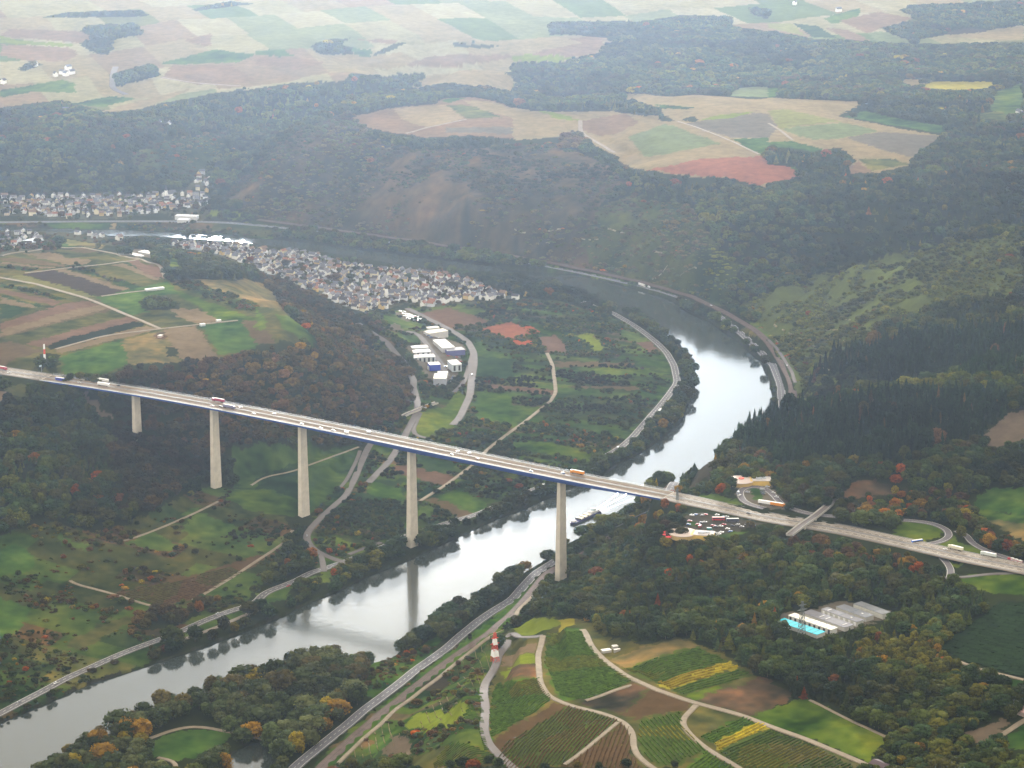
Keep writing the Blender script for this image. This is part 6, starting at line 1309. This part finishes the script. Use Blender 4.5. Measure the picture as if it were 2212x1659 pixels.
# ------------------------------------------------------------------ trees
def crown_mesh(name, seed, kind):
    r = np.random.default_rng(seed); V = []; Fc = []; nb = 0
    ico = [(-1,1.618,0),(1,1.618,0),(-1,-1.618,0),(1,-1.618,0),(0,-1,1.618),(0,1,1.618),(0,-1,-1.618),(0,1,-1.618),(1.618,0,-1),(1.618,0,1),(-1.618,0,-1),(-1.618,0,1)]
    ico = np.array(ico) / 1.902; it = [(0,11,5),(0,5,1),(0,1,7),(0,7,10),(0,10,11),(1,5,9),(5,11,4),(11,10,2),(10,7,6),(7,1,8),(3,9,4),(3,4,2),(3,2,6),(3,6,8),(3,8,9),(4,9,5),(2,4,11),(6,2,10),(8,6,7),(9,8,1)]
    sh = []
    def blob(c, s, shade):
        nonlocal nb
        m = np.linalg.qr(r.normal(size=(3, 3)))[0]; v = (ico @ m.T) * (1 + r.uniform(-.28, .28, (12, 1))) * np.array(s) + np.array(c)
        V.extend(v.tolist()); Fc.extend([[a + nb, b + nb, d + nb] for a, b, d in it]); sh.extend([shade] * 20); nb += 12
    def leafs(n, f, size):
        nonlocal nb
        for _ in range(n):
            c = np.array(f()); a = r.normal(size=3); a /= np.linalg.norm(a); b = np.cross(a, r.normal(size=3)); b /= np.linalg.norm(b); s = size * r.uniform(.6, 1.3)
            V.extend([(c + a * s).tolist(), (c + b * s).tolist(), (c - a * s).tolist(), (c - b * s).tolist()]); Fc.append([nb, nb + 1, nb + 2]); Fc.append([nb, nb + 2, nb + 3]); q = r.uniform(.7, 1.35); sh.extend([q, q]); nb += 4
    if kind == 'leaf':                            # unit crown: about 1 high, .5 radius, bottom at .12
        A = r.uniform(.85, 1.15); offs = [(r.uniform(-.16, .16), r.uniform(-.16, .16)) for _ in range(3)]
        for k in range(34):
            th = r.uniform(0, 6.283); u = r.uniform(-.7, 1); rr = math.sqrt(max(0, 1 - u * u)) * .36 * r.uniform(.55, 1.1); o = offs[k % 3]
            s = r.uniform(.085, .17); blob((math.cos(th) * rr * A + o[0] * .6, math.sin(th) * rr / A + o[1] * .6, .56 + u * .33), (s, s, s * .8), r.uniform(.65, 1.3))
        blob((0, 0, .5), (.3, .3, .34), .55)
        leafs(420, lambda: (lambda th, u, q: (math.cos(th) * math.sqrt(1 - u * u) * .47 * q * A, math.sin(th) * math.sqrt(1 - u * u) * .47 * q / A, .55 + u * .42 * q))(r.uniform(0, 6.283), r.uniform(-.8, .98), r.uniform(.78, 1.08)), .04)
    elif kind == 'spruce':
        for k in range(9):
            z = .12 + k * .095; rad = .30 * (1 - (k / 9.4)) * r.uniform(.85, 1.15); n = 9
            b = nb; V.append([0, 0, z + .17]); nb += 1; rot = r.uniform(0, 6)
            for j in range(n): a = rot + 6.283 * j / n; q = rad * (r.uniform(.55, 1.15)); V.append([math.cos(a) * q, math.sin(a) * q, z - .05 * r.uniform(.2, 1.4)]); nb += 1
            for j in range(n): Fc.append([b, b + 1 + j, b + 1 + (j + 1) % n]); sh.append(r.uniform(.7, 1.3))
        leafs(120, lambda: (lambda z, th: (math.cos(th) * .26 * (1.02 - z), math.sin(th) * .26 * (1.02 - z), z))(r.uniform(.1, .95), r.uniform(0, 6.283)), .03)
    else:                                         # bush: low and broad
        for k in range(16):
            th = r.uniform(0, 6.283); rr = r.uniform(0, .42); s = r.uniform(.13, .24); blob((math.cos(th) * rr, math.sin(th) * rr, .12 + s * .8 + .3 * (1 - rr / .45) * r.uniform(.4, 1)), (s, s, s * .9), r.uniform(.6, 1.3))
        leafs(160, lambda: (lambda th, u: (math.cos(th) * math.sqrt(1 - u * u) * .5, math.sin(th) * math.sqrt(1 - u * u) * .5, .08 + u * .5))(r.uniform(0, 6.283), r.uniform(0, 1)), .05)
    me = new_mesh(name, V, np.array(Fc, np.int32))
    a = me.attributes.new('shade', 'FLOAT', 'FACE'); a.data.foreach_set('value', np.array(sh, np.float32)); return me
def leaf_mat(name, src):
    m = bpy.data.materials.new(name); m.use_nodes = True; n = m.node_tree; b = n.nodes['Principled BSDF']; b.inputs['Roughness'].default_value = .8; b.inputs['Specular IOR Level'].default_value = .02
    if src == 'obj': s_ = n.nodes.new('ShaderNodeObjectInfo')
    else: s_ = n.nodes.new('ShaderNodeAttribute'); s_.attribute_name = 'tint'; s_.attribute_type = 'INSTANCER'
    sh = n.nodes.new('ShaderNodeAttribute'); sh.attribute_name = 'shade'
    tc = n.nodes.new('ShaderNodeTexCoord'); no = n.nodes.new('ShaderNodeTexNoise'); no.inputs['Scale'].default_value = 3.2; no.inputs['Detail'].default_value = 3; n.links.new(tc.outputs['Object'], no.inputs['Vector'])
    mr = n.nodes.new('ShaderNodeMapRange'); mr.inputs[1].default_value = .3; mr.inputs[2].default_value = .7; mr.inputs[3].default_value = .7; mr.inputs[4].default_value = 1.3; n.links.new(no.outputs['Fac'], mr.inputs[0])
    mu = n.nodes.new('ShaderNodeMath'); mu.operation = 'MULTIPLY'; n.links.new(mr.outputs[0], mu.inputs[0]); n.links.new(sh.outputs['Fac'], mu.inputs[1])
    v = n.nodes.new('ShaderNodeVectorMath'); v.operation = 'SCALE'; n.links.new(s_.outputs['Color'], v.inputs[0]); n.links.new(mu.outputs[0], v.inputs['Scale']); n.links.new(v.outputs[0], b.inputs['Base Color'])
    tr = n.nodes.new('ShaderNodeBsdfTranslucent'); n.links.new(v.outputs[0], tr.inputs['Color']); mx = n.nodes.new('ShaderNodeMixShader'); mx.inputs[0].default_value = .3
    o = n.nodes['Material Output']; n.links.new(b.outputs[0], mx.inputs[1]); n.links.new(tr.outputs[0], mx.inputs[2]); n.links.new(mx.outputs[0], o.inputs['Surface']); return m
lm_i = leaf_mat('foliage_mass', 'inst'); lm_o = leaf_mat('foliage', 'obj')
KINDS = ['leaf'] * 6 + ['spruce'] * 3 + ['bush'] * 3
CR = [crown_mesh('crown', 100 + i, k) for i, k in enumerate(KINDS)]
pc = bpy.data.collections.new('crown_shapes')                        # shapes the woods are made of; not linked to the scene
for i, me in enumerate(CR):
    m2 = me.copy(); m2.materials.append(lm_i); me.materials.append(lm_o)
    o = bpy.data.objects.new('crown_shape_%02d' % i, m2); pc.objects.link(o)
bark = mat('bark', (.09, .07, .05), var=.3, scale=1)
tb = MB(); tb.cyl((0, 0, -.12), .022, .5, 7, r2=.014)
for a_ in range(4):
    th = a_ * 1.6; tb.bar((0, 0, .2 + a_ * .05), (math.cos(th) * .16, math.sin(th) * .16, .42 + a_ * .05), .009)
TRUNK = tb.mesh('trunk', [bark])
def gn_tree():
    g = bpy.data.node_groups.new('scatter', 'GeometryNodeTree'); g.interface.new_socket('Geometry', in_out='INPUT', socket_type='NodeSocketGeometry'); g.interface.new_socket('Geometry', in_out='OUTPUT', socket_type='NodeSocketGeometry')
    N = g.nodes; gi = N.new('NodeGroupInput'); go = N.new('NodeGroupOutput'); ip = N.new('GeometryNodeInstanceOnPoints'); ci = N.new('GeometryNodeCollectionInfo')
    ci.inputs['Collection'].default_value = pc; ci.inputs['Separate Children'].default_value = True; ci.inputs['Reset Children'].default_value = True
    mp = N.new('GeometryNodeMeshToPoints')
    def attr(nm, ty): a = N.new('GeometryNodeInputNamedAttribute'); a.data_type = ty; a.inputs['Name'].default_value = nm; return a.outputs['Attribute']
    g.links.new(gi.outputs[0], ip.inputs['Points']); g.links.new(ci.outputs[0], ip.inputs['Instance']); ip.inputs['Pick Instance'].default_value = True
    g.links.new(attr('kid', 'INT'), ip.inputs['Instance Index']); g.links.new(attr('scl', 'FLOAT_VECTOR'), ip.inputs['Scale']); g.links.new(attr('rot', 'FLOAT_VECTOR'), ip.inputs['Rotation'])
    g.links.new(ip.outputs[0], go.inputs[0]); return g
GN = gn_tree()
C_ = lambda *a: np.array(a, float)
GREENS = [C_(.10, .10, .02), C_(.040, .060, .022), C_(.055, .075, .022), C_(.030, .055, .028), C_(.075, .085, .022), C_(.045, .07, .035), C_(.06, .06, .025)]
BROWNS = [C_(.10, .058, .042), C_(.12, .064, .045), C_(.065, .05, .03), C_(.12, .075, .03), C_(.07, .06, .028), C_(.055, .055, .028)]
FALL = [C_(.26, .10, .02), C_(.26, .15, .02), C_(.24, .19, .02), C_(.30, .075, .015), C_(.16, .06, .03), C_(.20, .12, .02)]
PALT = {1: (GREENS + [BROWNS[2]], FALL, .028), 2: (BROWNS + [GREENS[1]], FALL[:2] + [BROWNS[3]] * 5, .05), 3: ([C_(.016, .036, .024), C_(.022, .042, .026), C_(.014, .03, .022)], BROWNS, .02), 4: (GREENS + BROWNS[:2] + [C_(.16, .15, .02), C_(.12, .12, .02)], FALL, .38),
  5: (BROWNS + GREENS, FALL[1:], .04), 6: ([C_(.065, .09, .055), C_(.05, .07, .035), C_(.085, .10, .06), C_(.09, .075, .035), C_(.10, .07, .03)], FALL[1:3], .05), 7: (GREENS + [BROWNS[0], BROWNS[4]], FALL, .05), 8: ([C_(.13, .12, .02), C_(.10, .10, .022), C_(.075, .08, .02), C_(.15, .13, .02)], FALL, .04), 9: (GREENS + BROWNS, FALL, .08), 10: (GREENS, FALL, .02), 11: ([C_(.075, .075, .035), C_(.10, .075, .05), C_(.06, .075, .035), C_(.085, .095, .035)], FALL[3:], .03)}
#            spacing, keep, height(mean,sd), crown width/height, bush share
SPEC = {1: (10.2, .97, 13, 2.8, 1.05, .0), 2: (9.6, .97, 11.5, 2.4, 1.1, .0), 3: (6.6, .92, 18, 5.0, .64, 0), 4: (9.0, .94, 11.0, 2.8, .98, 0), 5: (5.6, .62, 4.6, 2.0, 1.15, .6), 6: (12.5, .94, 17, 3.5, 1.0, 0), 7: (5.4, .78, 4.6, 1.4, 1.15, .3), 8: (6.6, .95, 10, 2.0, .8, 0), 9: (11, .5, 7.5, 2.3, .95, .2), 10: (9, .9, 9, 2, 1, 0), 11: (6.4, .86, 5.2, 2.2, 1.25, .45)}
WN = {1: 'mixed_woodland', 2: 'oak_woodland', 3: 'spruce_forest', 4: 'autumn_woodland', 5: 'scrub', 6: 'riverside_woodland', 7: 'orchard_scrub', 8: 'birch_woodland', 9: 'garden_greenery', 11: 'hillside_scrub'}
WL = {1: 'dark green mixed woods with a few orange crowns on the valley slopes', 2: 'brown autumn oak wood on the slope above the bridge piers', 3: 'dense dark spruce forest on the hill behind the rest area', 4: 'green woods mixed with bright orange and yellow trees along the motorway', 5: 'patchy scrub and hedges among the meadows', 6: 'tall grey green and brown trees on the near river bank', 7: 'rows and clumps of small fruit trees and bushes in the river bend', 8: 'dense olive yellow young wood in front of the long sheds', 9: 'gardens and small trees between the village houses', 11: 'low brown and green scrub on the old terraced slopes'}
TP = {}
def blocks_view(X, Y, Z, Hh, full):
    o = np.zeros(len(X), bool)
    for c0 in range(0, len(X), 6000):
        s_ = slice(c0, c0 + 6000); x = X[s_]; y = Y[s_]; zt = Z[s_] + Hh[s_] * .72
        f = 1 + np.arange(1, 90) * 16.0 / y[:, None]; Xr = x[:, None] * f; Yr = y[:, None] * f; Zr = CH + (zt[:, None] - CH) * f
        bl = Zr < hz(Xr, Yr); k = bl.argmax(1); r = np.arange(len(x)); hit_ = bl.any(1)
        w_ = cov(Xr[r, k], Yr[r, k], woodP); o[s_] = hit_ & ((w_ == 250) | (((w_ == 0) | (w_ == 9)) & full)) & (k > 0)
    return o
for k, (sp, keep, hm, hs, wr, bsh) in SPEC.items():
    if k == 10: continue
    xs = np.arange(-1390, 1390, sp); 
    ys = [2170.0]
    while ys[-1] < 7180: ys.append(ys[-1] + sp * (1 if ys[-1] < 4300 else 1.18))
    X, Y = np.meshgrid(xs, np.array(ys)); X = X + rng.uniform(-.42, .42, X.shape) * sp; Y = Y + rng.uniform(-.42, .42, X.shape) * sp; X = X.ravel(); Y = Y.ravel()
    m = (cov(X, Y, wood) == k) & (np.abs(X) < Y * .225 + 60) & (rng.random(X.shape) < keep)
    if k == 11: m &= vnoise(X, Y, 60, 41) + .7 * vnoise(X, Y, 24, 42) > -.22
    if k in (5, 7):
        sh_ = strip_hash(X, Y, *((120, 42) if k == 5 else (95, 17))); m &= (sh_ > .30) | (rng.random(X.shape) < .15)
    if k in (5, 7): m &= vnoise(X * .45 + Y * .15, Y * 1.2, 42, 20 + k) + .6 * vnoise(X, Y, 20, 30 + k) > (-.14 if k == 5 else -.26)
    X = X[m]; Y = Y[m]; Z = hz(X, Y); n_ = len(X)
    Hh = np.clip(rng.normal(hm, hs, n_), hm * .45, hm * 1.8) * (1 + .35 * vnoise(X, Y, 120, 40)); ww = Hh * wr * rng.uniform(.72, 1.32, n_)
    if k != 9 or True:
        kp = ~(blocks_view(X, Y, Z, Hh, k in (1, 2, 3, 4, 8)) | blocks_view(X, Y, Z, Hh * 1.25, False) | blocks_view(X, Y, Z, Hh * .6, False)); X, Y, Z, Hh, ww = X[kp], Y[kp], Z[kp], Hh[kp], ww[kp]; n_ = len(X)
    far_s = np.where(Y > 4300, 1.12, 1.0); ww *= far_s
    pal, acc, pa = PALT[k]; pal = np.array(pal); acc = np.array(acc)
    tint = pal[(rng.integers(0, len(pal), n_) * .6 + (vnoise(X, Y, 140, 50 + k) + .5) * len(pal) * .4).astype(int) % len(pal)]
    if k == 11: gm_ = X > 330; tint[gm_] = np.array([C_(.10, .115, .03), C_(.13, .135, .035), C_(.065, .085, .03)])[rng.integers(0, 3, int(gm_.sum()))]
    pa_ = pa * np.where(Y > 3900, .5, 1.0) * np.clip(1 + 5 * vnoise(X, Y, 90, 60 + k), .05, 4); am = rng.random(n_) < pa_; tint[am] = acc[rng.integers(0, len(acc), am.sum())]
    tint = tint * np.array([.84, .80, .44]) * rng.uniform(.7, 1.35, (n_, 1)) * (1 + 1.1 * vnoise(X, Y, 150, 77) + .8 * vnoise(X, Y, 48, 78))[:, None]
    kid = rng.integers(0, 6, n_)
    if k == 3: kid = np.where(rng.random(n_) < .12, kid, rng.integers(6, 9, n_))
    if k == 1: kid = np.where((Z > 70) & (vnoise(X, Y, 260, 71) > .16) & (rng.random(n_) < .5), rng.integers(6, 9, n_), kid)
    b_ = rng.random(n_) < bsh; kid[b_] = rng.integers(9, 12, b_.sum()); Hh = np.where(b_, Hh * .6, Hh)
    TP[k] = dict(X=X, Y=Y, Z=Z, H=Hh, W=ww, T=tint, K=kid, R=rng.uniform(0, 6.283, n_), U=np.exp(rng.normal(0, .16, n_)))
EXTRA = []   # (px, py of the foot, height, width, tint, kid, label)
# ------------------------------------------------------------------ woods: the trees that show largest are objects, the mass is one object for each wood
def hidden_by_land(X, Y, Z):
    t = np.linspace(.80, .985, 22)[None]; return ((CH + (Z[:, None] - CH) * t) < hz(X[:, None] * t, Y[:, None] * t) - 0).any(1)
cand = []
for k, d in TP.items():
    if k in (5, 9, 11): continue
    px, py = proj(d['X'], d['Y'], d['Z'] + d['H'] * .5); dist = np.hypot(d['Y'], CH)
    size = d['H'] * np.sqrt(d['W'] / d['H']) / dist
    ok = (px > 6) & (px < 2206) & (py > 20) & (py < 1650) & (d['K'] < 9) & (d['X'] != 0)
    bright = d['T'][:, 0] > .17
    for i in np.nonzero(ok & (size > .0028))[0]: cand.append((size[i] * (1.12 if bright[i] else 1), k, i, px[i], py[i]))
cand.sort(reverse=True)
used = {k: set() for k in TP}; NL = NSp = 0; picks = []
gridc = {}
for s_, k, i, px, py in cand:
    sp_ = TP[k]['K'][i] >= 6
    if (sp_ and NSp >= 60) or (not sp_ and NL >= 285 - len(EXTRA)): continue
    used[k].add(i); picks.append((k, i, px, py))
    if sp_: NSp += 1
    else: NL += 1
def cname(t):
    r_, g, b = t
    if r_ > .17: return 'orange red' if r_ > 2.4 * g else ('golden orange' if r_ > 1.5 * g else 'yellow')
    if r_ > g * 1.15: return 'brown' if r_ > .08 else 'dull brown'
    if r_ > .1: return 'olive yellow'
    if b > .04: return 'grey green'
    return 'dark green' if g < .065 else 'mid green'
MARKS = [('left of the pond on the island', 480, 1590), ('by the pond beside the main road', 600, 1560), ('on the island point by the river', 720, 1480), ('beside the road and railway', 900, 1470), ('on the near river bank', 250, 1600), ('below the yellow vineyard cap', 1200, 1320),
  ('in the wood behind the upper vineyards', 1400, 1330), ('by the small huts above the vineyards', 1300, 1400), ('around the tall lattice pylon', 1740, 1400), ('in front of the long sheds', 1850, 1420), ('right of the long sheds', 2000, 1330), ('at the edge of the bright green meadow', 1800, 1550),
  ('near the red clearing', 2080, 1560), ('in the bottom right corner', 2100, 1640), ('beside the dark striped field', 2050, 1500), ('below the car park of the rest stop', 1580, 1180), ('along the slip road loop', 2050, 1120), ('below the motorway at the right', 2000, 1240), ('on the slope below the bridge end', 1420, 1150),
  ('behind the upper rest stop', 1700, 1020), ('on the spruce hill', 1850, 950), ('beside the river road at the left', 350, 1420), ('at the left edge', 60, 1400), ('under the left bridge span', 300, 1050), ('on the far river bank', 1200, 1000), ('in the river bend', 1200, 850)]
from collections import defaultdict
cells = defaultdict(list)
for (k, i, px, py) in picks:
    t = TP[k]['T'][i]; mk = min(MARKS, key=lambda q: (q[1] - px) ** 2 + (q[2] - py) ** 2)[0]
    cells[(mk, cname(t), 'spruce' if TP[k]['K'][i] >= 6 else 'broadleaf tree')].append((px, py, k, i))
ORD = ['leftmost', 'second', 'third', 'fourth', 'fifth', 'sixth', 'seventh', 'eighth', 'ninth', 'tenth', 'eleventh', 'twelfth', 'thirteenth', 'fourteenth', 'fifteenth', 'sixteenth', 'seventeenth', 'eighteenth', 'nineteenth', 'twentieth']
def ordw(n, N):
    if N == 1: return ''
    if n == 0: return ', leftmost'
    if n == N - 1: return ', rightmost'
    return ', ' + (ORD[n] if n < 20 else '%dth' % (n + 1)) + ' from the left'
def put_tree(x, y, z, Hh, W_, kid, tint, rot, label, cat, group):
    sp_ = 6 <= kid < 9; nm = 'spruce_tree' if sp_ else 'broadleaf_tree'
    r = obj(nm, None, None, (x, y, z), rot); r.scale = (W_, W_, Hh); tag(r, label, cat, group)
    c = bpy.data.objects.new('crown', CR[kid]); col.objects.link(c); c.parent = r; c.color = (*[float(min(q, 1)) for q in tint], 1)
    t = bpy.data.objects.new('trunk', TRUNK); col.objects.link(t); t.parent = r
for (mk, cn, kn), L_ in cells.items():
    L_.sort()
    for n_, (px, py, k, i) in enumerate(L_):
        d = TP[k]; put_tree(d['X'][i], d['Y'][i], d['Z'][i] - .3, d['H'][i], d['W'][i], int(d['K'][i]), d['T'][i], d['R'][i], f'{cn} {kn} {mk}{ordw(n_, len(L_))}', 'tree', 'spruces' if kn == 'spruce' else 'broadleaf trees')
for (px, py, Hh, W_, tint, kid, lab) in EXTRA:
    x, y = march([(px, py)])[0]; put_tree(x, y, float(hz(x, y)) - .3, Hh, W_, kid, tint, random.random() * 6, lab, 'tree', 'broadleaf trees' if kid < 6 else 'spruces')
for k, d in TP.items():
    m = np.ones(len(d['X']), bool)
    if used[k]: m[list(used[k])] = False
    n_ = int(m.sum()); 
    if not n_: continue
    me = bpy.data.meshes.new(WN[k]); me.vertices.add(n_)
    me.vertices.foreach_set('co', np.stack([d['X'][m], d['Y'][m], d['Z'][m] - .4], 1).astype(np.float32).ravel())
    a = me.attributes.new('kid', 'INT', 'POINT'); a.data.foreach_set('value', d['K'][m].astype(np.int32))
    a = me.attributes.new('scl', 'FLOAT_VECTOR', 'POINT'); a.data.foreach_set('vector', np.stack([d['W'][m] * d['U'][m], d['W'][m] / d['U'][m], d['H'][m]], 1).astype(np.float32).ravel())
    a = me.attributes.new('rot', 'FLOAT_VECTOR', 'POINT'); a.data.foreach_set('vector', np.stack([0 * d['R'][m], 0 * d['R'][m], d['R'][m]], 1).astype(np.float32).ravel())
    a = me.attributes.new('tint', 'FLOAT_COLOR', 'POINT'); a.data.foreach_set('color', np.c_[d['T'][m], np.ones(n_)].astype(np.float32).ravel())
    me.materials.append(lm_i); o = obj(WN[k], me); tag(o, WL[k], WN[k].split('_')[-1], kind='stuff')
    md = o.modifiers.new('scatter', 'NODES'); md.node_group = GN
    print(WN[k], n_)
# ------------------------------------------------------------------ the air
hm_ = bpy.data.materials.new('haze'); hm_.use_nodes = True; hn = hm_.node_tree; hn.nodes.clear()
ho = hn.nodes.new('ShaderNodeOutputMaterial'); hv = hn.nodes.new('ShaderNodeVolumePrincipled')
hv.inputs['Color'].default_value = (.60, .76, 1.0, 1); hv.inputs['Density'].default_value = 2.8e-5; hv.inputs['Anisotropy'].default_value = .92
hn.links.new(hv.outputs[0], ho.inputs['Volume'])
b = MB(); b.box(-70000, 70000, -2000, 31000, -8, 1400); o = b.build('haze', hm_); tag(o, 'pale bluish haze filling the valley air', 'haze', kind='stuff')
